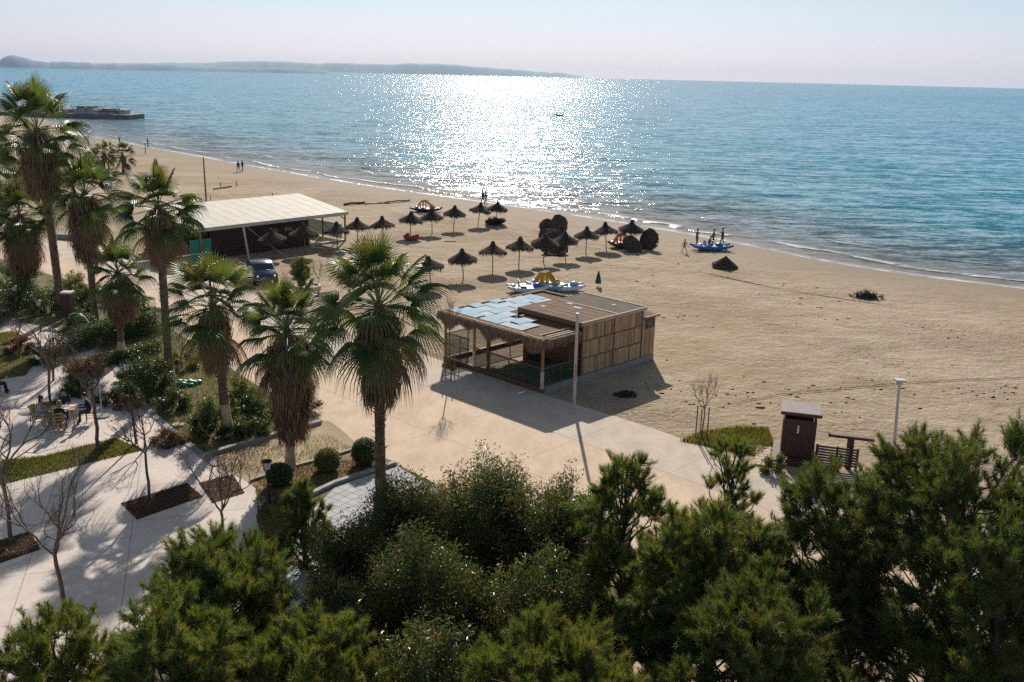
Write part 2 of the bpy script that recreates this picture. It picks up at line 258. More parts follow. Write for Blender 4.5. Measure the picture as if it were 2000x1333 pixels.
        sq.offset = 0; sq.inputs['Scale'].default_value = 1.0; sq.inputs['Mortar Size'].default_value = 0.02; sq.inputs['Brick Width'].default_value = 0.4; sq.inputs['Row Height'].default_value = 0.4
        sq.inputs['Color1'].default_value = (0.50, 0.50, 0.49, 1); sq.inputs['Color2'].default_value = (0.43, 0.43, 0.43, 1); sq.inputs['Mortar'].default_value = (0.24, 0.23, 0.22, 1)
        col = mix(0.5, sq.outputs[0], ramp(noise(1.5, 5, 0.7), 0.3, (0.75, 0.75, 0.75), 0.6, (1.05, 1.05, 1.05)), 'MULTIPLY'); l.new(col, b.inputs['Base Color'])
    return m
M['sand'] = groundmat('beach_sand', 'sand'); M['promenade'] = groundmat('promenade_concrete', 'promenade'); M['plaza'] = groundmat('plaza_concrete', 'plaza'); M['tiles'] = groundmat('grey_paving_tiles', 'tiles')

def watermat():
    m, n, l, o = newmat('sea_water'); b = n.new('ShaderNodeBsdfPrincipled')
    geo = n.new('ShaderNodeNewGeometry'); pos = geo.outputs['Position']
    at = n.new('ShaderNodeAttribute'); at.attribute_name = 'off'; off = at.outputs['Fac']
    def noise(scale, detail, rough, stretch=(1, 1, 1), rot=0.0, dist=0):
        z = n.new('ShaderNodeTexNoise'); z.inputs['Scale'].default_value = scale; z.inputs['Detail'].default_value = detail; z.inputs['Roughness'].default_value = rough; z.inputs['Distortion'].default_value = dist
        q = n.new('ShaderNodeMapping'); q.inputs['Scale'].default_value = stretch; q.inputs['Rotation'].default_value = (0, 0, rot); l.new(pos, q.inputs[0]); l.new(q.outputs[0], z.inputs[0]); return z.outputs[0]
    def mr(src, a, b2, c, d):
        q = n.new('ShaderNodeMapRange'); l.new(src, q.inputs[0]); q.inputs[1].default_value = a; q.inputs[2].default_value = b2; q.inputs[3].default_value = c; q.inputs[4].default_value = d; return q.outputs[0]
    def mt(op, a, b2):
        q = n.new('ShaderNodeMath'); q.operation = op
        for i, v in enumerate((a, b2)):
            if isinstance(v, (int, float)): q.inputs[i].default_value = v
            else: l.new(v, q.inputs[i])
        return q.outputs[0]
    rot = SHORE_ROT
    # depth colour: sandy grey in the shallows, teal further out
    r = n.new('ShaderNodeValToRGB'); cr = r.color_ramp; cr.elements[0].position = 0; cr.elements[0].color = (0.30, 0.27, 0.22, 1); cr.elements[1].position = 1; cr.elements[1].color = (0.005, 0.31, 0.47, 1)
    for p_, c_ in ((0.02, (0.17, 0.18, 0.165, 1)), (0.06, (0.085, 0.15, 0.165, 1)), (0.16, (0.03, 0.25, 0.33, 1)), (0.45, (0.01, 0.30, 0.42, 1))):
        q = cr.elements.new(p_); q.color = c_
    wob = mt('ADD', off, mt('MULTIPLY', noise(0.02, 3, 0.5), 20.0)); l.new(mr(wob, 8, 260, 0, 1), r.inputs[0])
    streak = noise(0.02, 4, 0.6, (1, 6, 1), rot); mxs = n.new('ShaderNodeMix'); mxs.data_type = 'RGBA'; mxs.blend_type = 'MULTIPLY'; mxs.inputs[0].default_value = 0.6; l.new(r.outputs[0], mxs.inputs[6])
    cs = n.new('ShaderNodeValToRGB'); cs.color_ramp.elements[0].position = .35; cs.color_ramp.elements[0].color = (.78, .82, .84, 1); cs.color_ramp.elements[1].position = .65; cs.color_ramp.elements[1].color = (1.1, 1.06, 1.04, 1); l.new(streak, cs.inputs[0]); l.new(cs.outputs[0], mxs.inputs[7])
    # foam: swash line, plus broken crests on a few bands parallel to the shore
    fn = noise(0.9, 6, 0.75); fn2 = noise(0.11, 4, 0.6, (1, 1.6, 1), rot)
    o2 = mt('ADD', off, mt('MULTIPLY', noise(0.055, 3, 0.55), 9.0))
    def band(c, w, amp, gate):
        d = mt('ABSOLUTE', mt('SUBTRACT', o2, c), 0); k = mr(d, 0, w, amp, 0); g = mr(fn2, gate, gate + 0.1, 0, 1); return mt('MULTIPLY', k, g)
    sw = mr(mt('ADD', off, mt('MULTIPLY', noise(0.25, 4, 0.6), 2.4)), 0.9, 2.3, 0.95, 0)
    f = mt('MAXIMUM', sw, band(8.5, 0.9, 0.9, 0.42)); f = mt('MAXIMUM', f, band(15.5, 0.9, 0.75, 0.50)); f = mt('MAXIMUM', f, band(27, 1.1, 0.6, 0.55)); f = mt('MAXIMUM', f, band(40, 1.0, 0.5, 0.58))
    foam = mr(mt('ADD', f, mt('MULTIPLY', fn, 0.9)), 0.98, 1.18, 0, 1)
    mx = n.new('ShaderNodeMix'); mx.data_type = 'RGBA'; l.new(foam, mx.inputs[0]); l.new(mxs.outputs[2], mx.inputs[6]); mx.inputs[7].default_value = (0.62, 0.60, 0.57, 1)
    l.new(mx.outputs[2], b.inputs['Base Color']); b.inputs['IOR'].default_value = 1.20
    l.new(mt('MAXIMUM', mr(off, 250, 1800, 0.07, 0.20), mt('MULTIPLY', foam, 0.75)), b.inputs['Roughness'])
    # waves: slope fields of three sizes added to the level surface (many small facets glint one by one)
    def slope(scale, detail, rough, k, stretch, rt):
        z = n.new('ShaderNodeTexNoise'); z.inputs['Scale'].default_value = scale; z.inputs['Detail'].default_value = detail; z.inputs['Roughness'].default_value = rough
        q = n.new('ShaderNodeMapping'); q.inputs['Scale'].default_value = stretch; q.inputs['Rotation'].default_value = (0, 0, rt); l.new(pos, q.inputs[0]); l.new(q.outputs[0], z.inputs[0])
        u = n.new('ShaderNodeVectorMath'); u.operation = 'SUBTRACT'; l.new(z.outputs['Color'], u.inputs[0]); u.inputs[1].default_value = (.5, .5, .5)
        w = n.new('ShaderNodeVectorMath'); w.operation = 'MULTIPLY'; l.new(u.outputs[0], w.inputs[0]); w.inputs[1].default_value = (k * .68, k * .95, 0); return w.outputs[0]
    def vadd(a_, b_):
        w = n.new('ShaderNodeVectorMath'); w.operation = 'ADD'; l.new(a_, w.inputs[0]); l.new(b_, w.inputs[1]); return w.outputs[0]
    sl = vadd(vadd(slope(0.09, 3, .55, .85, (1, 4.5, 1), rot), slope(0.45, 3, .55, 1.2, (1, 2.8, 1), rot + .15)), slope(1.7, 4, .7, 1.25, (1, 2.0, 1), rot - .2))
    ss = n.new('ShaderNodeVectorMath'); ss.operation = 'SCALE'; l.new(sl, ss.inputs[0]); l.new(mt('MULTIPLY', mr(off, 0, 14, 0.30, 1.0), mr(off, 60, 2500, 1.0, 1.4)), ss.inputs['Scale'])
    av = n.new('ShaderNodeVectorMath'); av.operation = 'ADD'; l.new(ss.outputs[0], av.inputs[0]); av.inputs[1].default_value = (0, -0.12, 1)   # even tilt towards the beach, added to reflect bluer sky and more glitter
    nv = n.new('ShaderNodeVectorMath'); nv.operation = 'NORMALIZE'; l.new(av.outputs[0], nv.inputs[0])
    bp = n.new('ShaderNodeBump'); bp.inputs['Distance'].default_value = .5; bp.inputs['Strength'].default_value = .6; l.new(f, bp.inputs['Height']); l.new(nv.outputs[0], bp.inputs['Normal']); l.new(bp.outputs[0], b.inputs['Normal'])
    l.new(b.outputs[0], o.inputs[0]); return m

# ------------------------------------------------------------------ mesh building
class MB:
    def __init__(s): s.v = []; s.t = []; s.q = []; s.n = 0
    def add(s, v, f, mat=0, rnd=0.5):
        v = np.asarray(v, float).reshape(-1, 3); f = np.asarray(f, int)
        if f.size == 0: return s
        r = np.broadcast_to(np.asarray(rnd, float), (len(f),)); mm = np.broadcast_to(np.asarray(mat, int), (len(f),))
        (s.t if f.shape[1] == 3 else s.q).append((f + s.n, mm, r)); s.v.append(v); s.n += len(v); return s
    def obox(s, o, a, b, c, mat=0, rnd=0.5):
        o, a, b, c = (np.asarray(x, float) for x in (o, a, b, c))
        v = [o, o + a, o + a + b, o + b, o + c, o + a + c, o + a + b + c, o + b + c]
        if np.dot(np.cross(a, b), c) < 0: fs = [(0, 1, 2, 3), (4, 7, 6, 5), (0, 4, 5, 1), (1, 5, 6, 2), (2, 6, 7, 3), (3, 7, 4, 0)]
        else: fs = [(0, 3, 2, 1), (4, 5, 6, 7), (0, 1, 5, 4), (1, 2, 6, 5), (2, 3, 7, 6), (3, 0, 4, 7)]
        return s.add(v, fs, mat, rnd)
    def box(s, c, d, rz=0.0, mat=0, rnd=0.5):
        ca, sa = math.cos(rz), math.sin(rz); a = V(ca, sa, 0) * d[0]; b = V(-sa, ca, 0) * d[1]; k = V(0, 0, d[2]); return s.obox(np.asarray(c, float) - a / 2 - b / 2 - k / 2, a, b, k, mat, rnd)
    def bar(s, p, q, w, h=None, mat=0, rnd=0.5, up=(0, 0, 1)):
        p, q = np.asarray(p, float), np.asarray(q, float); h = h or w; d = nrm(q - p); u = np.asarray(up, float)
        if abs(d @ u) > 0.95: u = V(0, 1, 0)
        a = nrm(np.cross(d, u)); b = np.cross(a, d); return s.obox(p - a * w / 2 - b * h / 2, a * w, b * h, q - p, mat, rnd)
    def tube(s, pts, rad, k=6, mat=0, rnd=0.5, cap=True):
        pts = np.asarray(pts, float); m = len(pts); rad = np.broadcast_to(np.asarray(rad, float), (m,))
        d = nrm(np.gradient(pts, axis=0)); ref = V(0, 0, 1) if abs(d[0][2]) < 0.9 else V(1, 0, 0)
        a = nrm(np.cross(d, ref)); b = np.cross(d, a); th = np.arange(k) * 2 * math.pi / k
        ring = (pts[:, None] + rad[:, None, None] * (np.cos(th)[None, :, None] * a[:, None] + np.sin(th)[None, :, None] * b[:, None])).reshape(-1, 3)
        i = np.arange(m - 1)[:, None] * k; j = np.arange(k)[None]; j2 = (j + 1) % k
        s.add(ring, np.stack([i + j, i + j2, i + k + j2, i + k + j], -1).reshape(-1, 4), mat, rnd)
        if cap and k > 3:
            for e_, fl in ((0, 1), (m - 1, 0)):
                v = np.vstack([ring[e_ * k:(e_ + 1) * k], pts[e_:e_ + 1]]); jj = np.arange(k); f = np.stack([jj, (jj + 1) % k, np.full(k, k)], -1)
                s.add(v, f if not fl else f[:, ::-1], mat, rnd)
        return s
    def lathe(s, prof, k=16, c=(0, 0, 0), mat=0, rnd=0.5, sq=1.0):
        prof = np.asarray(prof, float); th = np.arange(k) * 2 * math.pi / k
        v = np.stack([prof[:, 0][:, None] * np.cos(th), prof[:, 0][:, None] * np.sin(th) * sq, np.repeat(prof[:, 1][:, None], k, 1)], -1).reshape(-1, 3) + np.asarray(c, float)
        m = len(prof); i = np.arange(m - 1)[:, None] * k; j = np.arange(k)[None]; j2 = (j + 1) % k
        return s.add(v, np.stack([i + j, i + j2, i + k + j2, i + k + j], -1).reshape(-1, 4), mat, rnd)
    def ball(s, c, r, k=12, mat=0, rnd=0.5):
        r = np.broadcast_to(np.asarray(r, float), (3,)); th = np.linspace(0.02, math.pi - 0.02, k // 2 + 2); n0 = s.n
        s.lathe(np.stack([np.sin(th), -np.cos(th)], -1), k, (0, 0, 0), mat, rnd); s.v[-1] = s.v[-1] * r + np.asarray(c, float); return s
    def poly(s, pts, z, mat=0, thick=0.0):
        p = [V(a[0], a[1], z) for a in pts]; from mathutils.geometry import tessellate_polygon
        t = tessellate_polygon([[Vector(x) for x in p]]); f = [x if np.cross(p[x[1]] - p[x[0]], p[x[2]] - p[x[0]])[2] > 0 else x[::-1] for x in t]
        return s.add(p, f, mat)
    def build(s, name, mats, parent=None, smooth=False, origin=None):
        v = np.vstack(s.v); o0 = np.asarray(origin if origin is not None else (parent.location if parent else (0, 0, 0)), float); v = v - o0
        me = bpy.data.meshes.new(name); F = [(a, m, r, 4) for a, m, r in s.q] + [(a, m, r, 3) for a, m, r in s.t]
        loops = np.concatenate([a.ravel() for a, *_ in F]); tot = np.concatenate([np.full(len(a), k) for a, m, r, k in F]); st = np.concatenate([[0], np.cumsum(tot)[:-1]])
        me.vertices.add(len(v)); me.vertices.foreach_set('co', v.astype(np.float32).ravel()); me.loops.add(len(loops)); me.loops.foreach_set('vertex_index', loops.astype(np.int32))
        me.polygons.add(len(tot)); me.polygons.foreach_set('loop_start', st.astype(np.int32)); me.polygons.foreach_set('loop_total', tot.astype(np.int32))
        me.polygons.foreach_set('material_index', np.concatenate([m for a, m, r, k in F]).astype(np.int32)); me.polygons.foreach_set('use_smooth', np.full(len(tot), smooth))
        at = me.attributes.new('rnd', 'FLOAT', 'FACE'); at.data.foreach_set('value', np.concatenate([r for a, m, r, k in F]).astype(np.float32))
        me.update(); me.validate()
        for m_ in (mats if isinstance(mats, (list, tuple)) else [mats]): me.materials.append(M[m_] if isinstance(m_, str) else m_)
        ob = bpy.data.objects.new(name, me); C.objects.link(ob)
        if parent: ob.parent = parent
        else: ob.location = o0
        return ob
def tag(o, label=None, cat=None, group=None, kind=None):
    if label: o['label'] = label
    if cat: o['category'] = cat
    if group: o['group'] = group
    if kind: o['kind'] = kind
    return o
def thing(name, label, cat, loc, group=None):
    o = bpy.data.objects.new(name, None); C.objects.link(o); o.location = [float(x) for x in loc]; o.empty_display_size = 0.3; return tag(o, label, cat, group)
def copy_tree(o, loc, rz=0.0, label=None, rot=None, scale=None, parent=None):
    c = o.copy(); C.objects.link(c)
    if parent is None:
        c.location = [float(x) for x in loc]; c.rotation_euler = rot or (0, 0, rz)
        if scale: c.scale = scale if isinstance(scale, tuple) else (scale,) * 3
        if label: c['label'] = label
    else: c.parent = parent
    for ch in list(o.children): copy_tree(ch, loc, parent=c)
    return c
def struct(name, mb, mats, **k): return tag(mb.build(name, mats, **k), kind='structure')

# ------------------------------------------------------------------ shoreline, sand, sea
SEA = -0.25
shore_px = [(150, 262), (225, 275), (300, 290), (400, 308), (480, 323), (600, 344), (750, 368), (900, 389), (1050, 410), (1200, 433), (1300, 450), (1400, 467), (1500, 488), (1600, 510), (1700, 527), (1800, 541), (1900, 553), (2000, 564)]
sh = [P(x, y, SEA) for x, y in shore_px]
d0 = nrm(sh[0] - sh[2]); d1 = nrm(sh[-1] - sh[-4])
left = [sh[0] + V(-14, 26, 0), sh[0] + V(-45, 70, 0), sh[0] + V(-110, 150, 0), sh[0] + V(-220, 300, 0)]
sh = left[::-1] + sh + [sh[-1] + d1 * k for k in (15, 40, 90, 200)]
sh = np.array(sh)
cum = np.concatenate([[0], np.cumsum(np.linalg.norm(np.diff(sh, axis=0), axis=1))]); tt = np.linspace(0, cum[-1], 260)
for _ in range(1): shs = np.stack([np.interp(tt, cum, sh[:, i]) for i in range(3)], -1)
ker = np.array([1, 2, 3, 2, 1]) / 9.0
for i in (0, 1): shs[2:-2, i] = np.convolve(shs[:, i], ker, 'valid')
chord = nrm(P(1900, 553, 0) - P(300, 290, 0)); SEAWARD = V(-chord[1], chord[0], 0)
if SEAWARD[1] < 0: SEAWARD = -SEAWARD
SHORE_ROT = -math.atan2(chord[1], chord[0])
M['water'] = watermat()
def strip(rows, zs, attrs, an, name, mat):
    k = len(shs); v = np.concatenate([shs + SEAWARD * o for o in rows]); v[:, 2] = np.repeat(zs, k)
    i = np.arange(len(rows) - 1)[:, None] * k; j = np.arange(k - 1)[None]
    f = np.stack([i + j, i + j + 1, i + k + j + 1, i + k + j], -1).reshape(-1, 4)
    n_ = np.cross(v[f[0][1]] - v[f[0][0]], v[f[0][2]] - v[f[0][0]])
    if n_[2] < 0: f = f[:, ::-1]
    m = MB().add(v, f); ob = m.build(name, mat, smooth=True); a = ob.data.attributes.new(an, 'FLOAT', 'POINT'); a.data.foreach_set('value', np.repeat(attrs, k).astype(np.float32)); return ob
tag(strip([14, 4, 0, -2.5, -6, -9, -15], [-1.4, -0.62, -0.25, -0.10, -0.02, 0.0, 0.0], [1, 1, 0.95, 0.8, 0.55, 0.3, 0.0], 'wet', 'beach_edge', 'sand'), kind='structure')
# beach inland of the strip, to beyond every edge of the frame
bl = [shs[i] - SEAWARD * 15 for i in range(len(shs))]
mbd = MB().poly([(p[0], p[1]) for p in bl[::3]] + [(bl[-1][0], bl[-1][1]), (260, -60), (-900, -60), (-900, bl[0][1] + 40)], 0.0)
struct('beach', mbd, 'sand')
rows = [-1.5, 0, 1, 2, 3, 4, 6, 8, 10, 13, 16, 20, 26, 34, 44, 60, 90, 140, 220, 400, 900, 2500, 15000]
tag(strip(rows, [SEA] * len(rows), rows, 'off', 'sea', 'water'), kind='structure')
k = len(shs)   # wings of open water left and right of the strips
e0, e1 = shs[0], shs[-1]
w1 = MB().add([e0 + V(0, 0, 0), e0 + SEAWARD * 15000, V(-15000, 15000, SEA), V(-15000, e0[1] + 30, SEA)], [(3, 0, 1, 2)]); w1 = tag(w1.build('sea', 'water'), kind='structure')
w2 = MB().add([e1, e1 + d1 * 12000, e1 + d1 * 12000 + SEAWARD * 15000, e1 + SEAWARD * 15000], [(0, 1, 2, 3)]); w2 = tag(w2.build('sea', 'water'), kind='structure')
for w_ in (w1, w2): a = w_.data.attributes.new('off', 'FLOAT', 'POINT'); a.data.foreach_set('value', [500.0] * 4)

# ------------------------------------------------------------------ ground sheets
def G(*px): return [P(x, y)[:2] for x, y in px]
prom = G((-700, 405), (-300, 428), (0, 453), (115, 470), (250, 500), (400, 546), (500, 577), (620, 614), (700, 645), (800, 681), (870, 708), (1063, 771), (1120, 790), (1250, 829), (1345, 862), (1500, 915), (1700, 975), (2150, 1100), (2400, 1500), (-700, 1700))
struct('promenade', MB().poly(prom, 0.012), 'promenade')
gard = G((-600, 480), (0, 505), (130, 548), (200, 572), (262, 598), (330, 640), (420, 700), (500, 752), (570, 790), (630, 822), (690, 866), (770, 905), (880, 960), (1120, 1060), (1230, 1180), (1260, 1700), (-700, 1700))
struct('garden_ground', MB().poly(gard, 0.020), 'lawn_base')
struct('bare_ground', MB().poly(G((395, 890), (470, 872), (560, 848), (640, 822), (664, 838), (697, 868), (700, 884), (640, 902), (560, 930), (480, 952), (440, 930)), 0.024), 'khaki')
struct('garden_bed', MB().poly(G((492, 938), (560, 918), (640, 897), (700, 878), (770, 903), (730, 925), (650, 950), (590, 978), (540, 985), (505, 965)), 0.032), 'soil_red')
struct('paved_path', MB().poly(G((655, 952), (775, 912), (860, 962), (760, 1060), (700, 1160), (560, 1200), (560, 1050)), 0.028), 'tiles')
plaza = G((-700, 600), (-200, 612), (0, 625), (95, 640), (150, 650), (178, 668), (215, 712), (240, 745), (262, 778), (300, 815), (345, 855), (385, 885), (430, 918), (478, 940), (522, 972), (500, 1010), (520, 1100), (500, 1160), (420, 1330), (380, 1700), (-900, 1700))
struct('plaza', MB().poly(plaza, 0.028), 'plaza')
beds = [('soil', [(236, 985), (365, 945), (396, 972), (268, 1017)]), ('soil', [(388, 945), (455, 928), (478, 965), (415, 985)]), ('soil', [(-30, 1066), (58, 1040), (80, 1075), (-30, 1112)])]
for m_, q in beds:
    struct('tree_pit', MB().poly(G(*q), 0.036), m_)
lawns = [[(-20, 905), (90, 892), (225, 858), (282, 880), (150, 912), (-20, 954)], [(-20, 690), (60, 672), (72, 705), (50, 735), (-20, 745)], [(53, 795), (112, 783), (125, 800), (78, 817)], [(290, 858), (340, 842), (360, 868), (325, 880)], [(-20, 655), (25, 648), (62, 665), (0, 678)]]
for q in lawns: struct('lawn', MB().poly(G(*q), 0.036), 'lawn_base')
def kerb(pts, w=0.14, h=0.12, z=0.0):
    m = MB(); p = [P(x, y) for x, y in pts]
    for a, b in zip(p[:-1], p[1:]): m.bar(V(a[0], a[1], z + h / 2), V(b[0], b[1], z + h / 2), w, h)
    return m
struct('kerb', kerb([(405, 892), (500, 864), (560, 846), (626, 828)], 0.22, 0.18), 'kerb')
struct('kerb', kerb([(490, 942), (560, 918), (640, 896), (706, 876)], 0.12, 0.12), 'kerb')
struct('kerb', kerb([(590, 978), (652, 948), (720, 925), (772, 908)], 0.2, 0.16), 'kerb')
struct('kerb', kerb([(215, 706), (262, 775), (300, 812), (345, 852), (385, 883), (425, 912)], 0.3, 0.07), 'kerb')
struct('kerb', kerb([(110, 466), (150, 468), (182, 470)], 0.6, 0.45), 'concrete')
# grass
def blades(polys, n, seed, hgt=0.10, z=0.03, name='grass', mat='grass'):
    rs = np.random.RandomState(seed); m = MB()
    for poly, cnt in zip(polys, n):
        pts = np.array(G(*poly)); lo, hi = pts.min(0), pts.max(0); got = []
        x, y = pts[:, 0], pts[:, 1]
        while len(got) < cnt:
            c = lo + rs.rand(cnt, 2) * (hi - lo); ins = np.zeros(len(c), bool); j = len(pts) - 1
            for i in range(len(pts)):
                cond = ((y[i] > c[:, 1]) != (y[j] > c[:, 1])) & (c[:, 0] < (x[j] - x[i]) * (c[:, 1] - y[i]) / (y[j] - y[i] + 1e-9) + x[i]); ins ^= cond; j = i
            got += list(c[ins])
        c = np.array(got[:cnt]); th = rs.rand(cnt) * 6.28; w = V(0, 0, 0) + np.stack([np.cos(th), np.sin(th), 0 * th], -1) * 0.018
        b = np.column_stack([c, np.full(cnt, z)]); tip = b + np.stack([rs.randn(cnt) * 0.04, rs.randn(cnt) * 0.04, hgt * (0.5 + rs.rand(cnt))], -1)
        v = np.stack([b - w, b + w, tip], 1).reshape(-1, 3); m.add(v, np.arange(cnt * 3).reshape(-1, 3), 0, rs.rand(cnt))
    return tag(m.build(name, mat), kind='stuff')
garden_px = [(190, 640), (330, 650), (420, 705), (500, 755), (560, 790), (600, 825), (480, 862), (400, 885), (345, 845), (262, 775), (215, 700)]
blades(lawns + [garden_px], [7000, 2500, 1200, 900, 1500, 15000], 3)
blades([[(1328, 862), (1370, 845), (1440, 835), (1500, 838), (1512, 868), (1480, 892), (1440, 885)], [(862, 716), (880, 706), (902, 716), (884, 726)]], [6000, 500], 4, hgt=0.16, z=0.0)

blades([q for _, q in beds] + [[(500, 940), (640, 900), (770, 905), (650, 948), (545, 980)], [(395, 890), (480, 875), (620, 835), (600, 850), (440, 930)]], [2200, 900, 1200, 2600, 900], 6, hgt=.05, z=.035, name='dry_leaves', mat='rust_leaf')
blades([[(500, 940), (640, 900), (770, 905), (650, 948), (545, 980)], [(440, 925), (560, 925), (700, 880), (640, 850), (450, 880)], [(500, 950), (560, 985), (600, 1000), (560, 1100), (505, 1060)]], [900, 900, 2500], 7, hgt=.09, z=.03, name='weeds')
# ------------------------------------------------------------------ foliage generators (all sizes in metres)
def rdir(rs, n): return nrm(rs.randn(n, 3))
def needles(m, cen, dr, n, L, w, rs, spread=0.9, shoot=0.20, mat=0):
    k = len(cen); c = np.repeat(cen, n, 0); d0 = np.repeat(dr, n, 0)
    st = c - d0 * (rs.rand(k * n, 1) * shoot); d = nrm(d0 + rdir(rs, k * n) * spread + V(0, 0, 0.12)); wv = nrm(np.cross(d, rdir(rs, k * n))) * w / 2
    ln = L * (0.7 + 0.5 * rs.rand(k * n, 1)); tip = st + d * ln
    v = np.stack([st - wv, st + wv, tip], 1).reshape(-1, 3); r = np.clip(np.repeat(rs.rand(k), n) * 0.8 + rs.rand(k * n) * 0.35 - 0.05, 0, 1)
    m.add(v, np.arange(k * n * 3).reshape(-1, 3), mat, r)
def leaves(m, st, d, L, w, rs, mat=0, droop=0.15):
    n = len(st); ln = L * (0.7 + 0.5 * rs.rand(n, 1)); wv = nrm(np.cross(d, rdir(rs, n))) * w / 2 * (0.8 + .4 * rs.rand(n, 1)); mid = st + d * ln * 0.45; tip = st + d * ln + V(0, 0, -1) * ln * droop
    v = np.stack([st, mid + wv, tip, mid - wv], 1).reshape(-1, 3); m.add(v, np.arange(n * 4).reshape(-1, 4), mat, rs.rand(n))
def curve3(a, b, sag, rs, n=6, wob=0.06):
    a, b = np.asarray(a, float), np.asarray(b, float); t = np.linspace(0, 1, n)[:, None]; L = np.linalg.norm(b - a); c = (a + b) / 2 + V(0, 0, sag * L)
    p = (1 - t) ** 2 * a + 2 * t * (1 - t) * c + t ** 2 * b; p[1:-1] += rs.randn(n - 2, 3) * L * wob * 0.5; return p

def pine(label, base, top, R, lo, seed, nc=46, mat='needle', tufts=72, nn=42, rc=(0.5, 0.85), tip=0.165, flat=1.0, extra=(), prof=None, group='pines in front of the beach'):
    nc = int(nc * 1.9); rc = (rc[0] * 1.1, rc[1] * 1.35); rs = np.random.RandomState(seed); base = V(base[0], base[1], 0); top = np.asarray(top, float); H = top[2]
    t_ = thing('pine_tree', label, 'pine tree', base, group); br = MB(); nd = MB()
    trunk = curve3(base + V(0, 0, -0.2), top - V(0, 0, 0.6), 0.0, rs, 9, 0.03); br.tube(trunk, np.linspace(0.15, 0.02, 9) * (H / 7) ** .5, 8)
    cl = []
    for i in range(nc):
        t = lo + (1 - lo) * ((i + rs.rand()) / nc) ** 0.9 * (.93 + .07 * rs.rand()); f = (t - lo) / (1 - lo); pr = (prof(f) if prof else math.sin(min(1, 0.25 + f * 0.55) * math.pi) ** 0.7 * (1 - f ** 4) ** .5)
        a = i * 2.399963 + rs.randn() * 0.3; r = R * pr * (0.25 + 0.70 * rs.rand() ** 0.6); ax = trunk[0] + (trunk[-1] - trunk[0]) * t
        rr = (rc[0] + (rc[1] - rc[0]) * rs.rand()) * (1 - 0.35 * f)
        cl.append((V(ax[0] + r * math.cos(a), ax[1] + r * math.sin(a), H * t - rr * 0.7), rr, t))
    for e_ in extra: cl.append((np.asarray(e_[0], float), e_[1], max(lo, e_[0][2] / H)))
    for c, rr, t in cl:
        z0 = max(0.25, t * H - 0.25 * np.linalg.norm((c - base)[:2]) - 0.8) / H; s0 = trunk[0] + (trunk[-1] - trunk[0]) * min(z0, .97)
        limb = curve3(s0, c, -0.06, rs, 7); br.tube(limb, np.linspace(0.032, 0.012, 7), 5, cap=False)
        out_ = nrm(c - (s0 + V(0, 0, .2))) ; nb = int(9 * (rr / .7) ** 1.3) + 3; c0 = c - out_ * rr * .35
        for q in range(nb):
            d_ = nrm(out_ * .55 + rdir(rs, 1)[0] * .95 + V(0, 0, .42)); L = rr * (.75 + .55 * rs.rand()); e_ = c0 + d_ * L + V(0, 0, .10 * L); md = c0 + d_ * L * .5 - V(0, 0, .06 * L); br.tube([c0, md, e_], [0.012, 0.009, 0.005], 3, cap=False)
            nt = max(4, int(L * tufts / 7)); f_ = (.38 + .62 * (np.arange(nt) + rs.rand(nt)) / nt)[:, None]; p = c0 + (e_ - c0) * f_ + rs.randn(nt, 3) * .055 * rr; p[:, 2] += .03
            d = nrm(d_ * .8 + rs.randn(nt, 3) * .42 + V(0, 0, .45)); d[-1] = nrm(d_ + V(0, 0, .3)); needles(nd, p, d, nn, tip, 0.010, rs)
    br.build('trunk', 'bark', t_, True); nd.build('crown', mat, t_); return t_

def shrub(name, label, cat, c, size, seed, nst=260, nl=64, L=0.145, w=0.036, mat='oleander', upright=0.6, group=None, stems=True, spike=0.3, wood='bark'):
    """many stems from a few roots, leaves along their upper half, some shoots standing proud"""
    rs = np.random.RandomState(seed); c = V(c[0], c[1], 0); t_ = thing(name, label, cat, c, group); br = MB(); lf = MB(); sx_, sy_, sz = size
    nlob = max(5, nst // 22); lob = []
    for i in range(nlob):
        a = i * 2.4 + rs.randn() * .3; ph = math.acos(1 - (i + .5) / nlob * .95); f = .80 + .2 * rs.rand(); lob.append((V(math.sin(ph) * math.cos(a) * sx_ * f, math.sin(ph) * math.sin(a) * sy_ * f, max(.15, math.cos(ph)) * sz * f), (.22 + .16 * rs.rand()) * min(sx_, 1.6)))
    for i in range(nst):
        lc, lr = lob[rs.randint(nlob)]; o = rdir(rs, 1)[0]; o[2] = abs(o[2]) * 1.1 - .25
        e_ = lc * (1.0 if rs.rand() < .8 else .75) + o * lr * (.6 + .5 * rs.rand()) + V(0, 0, spike * rs.rand() ** 3 if rs.rand() < .4 else 0); e_[2] = max(e_[2], .12)
        s0 = c + V(e_[0] * 0.15, e_[1] * 0.15, -0.05); p1 = c + e_; ctrl = s0 + (lc - lc * V(.55, .55, .35)) * .8 + V(0, 0, e_[2] * .12)
        t = np.linspace(0, 1, 6)[:, None]; pts = (1 - t) ** 2 * s0 + 2 * t * (1 - t) * ctrl + t ** 2 * p1
        if stems and i % 3 == 0: br.tube(pts, np.linspace(0.014, 0.004, 6) * (sz / 2.5) ** .5, 3, cap=False)
        tl = 0.50 + 0.50 * rs.rand(nl, 1) ** 0.8; st = (1 - tl) ** 2 * s0 + 2 * tl * (1 - tl) * ctrl + tl ** 2 * p1 + rs.randn(nl, 3) * 0.07 * (L / 0.11)
        ax = nrm(p1 - ctrl); d = nrm(ax * upright + rdir(rs, nl) * 0.9 + V(0, 0, 0.15)); leaves(lf, st, d, L, w, rs)
    if stems: br.build('stems', wood, t_)
    lf.build('foliage', mat, t_); return t_

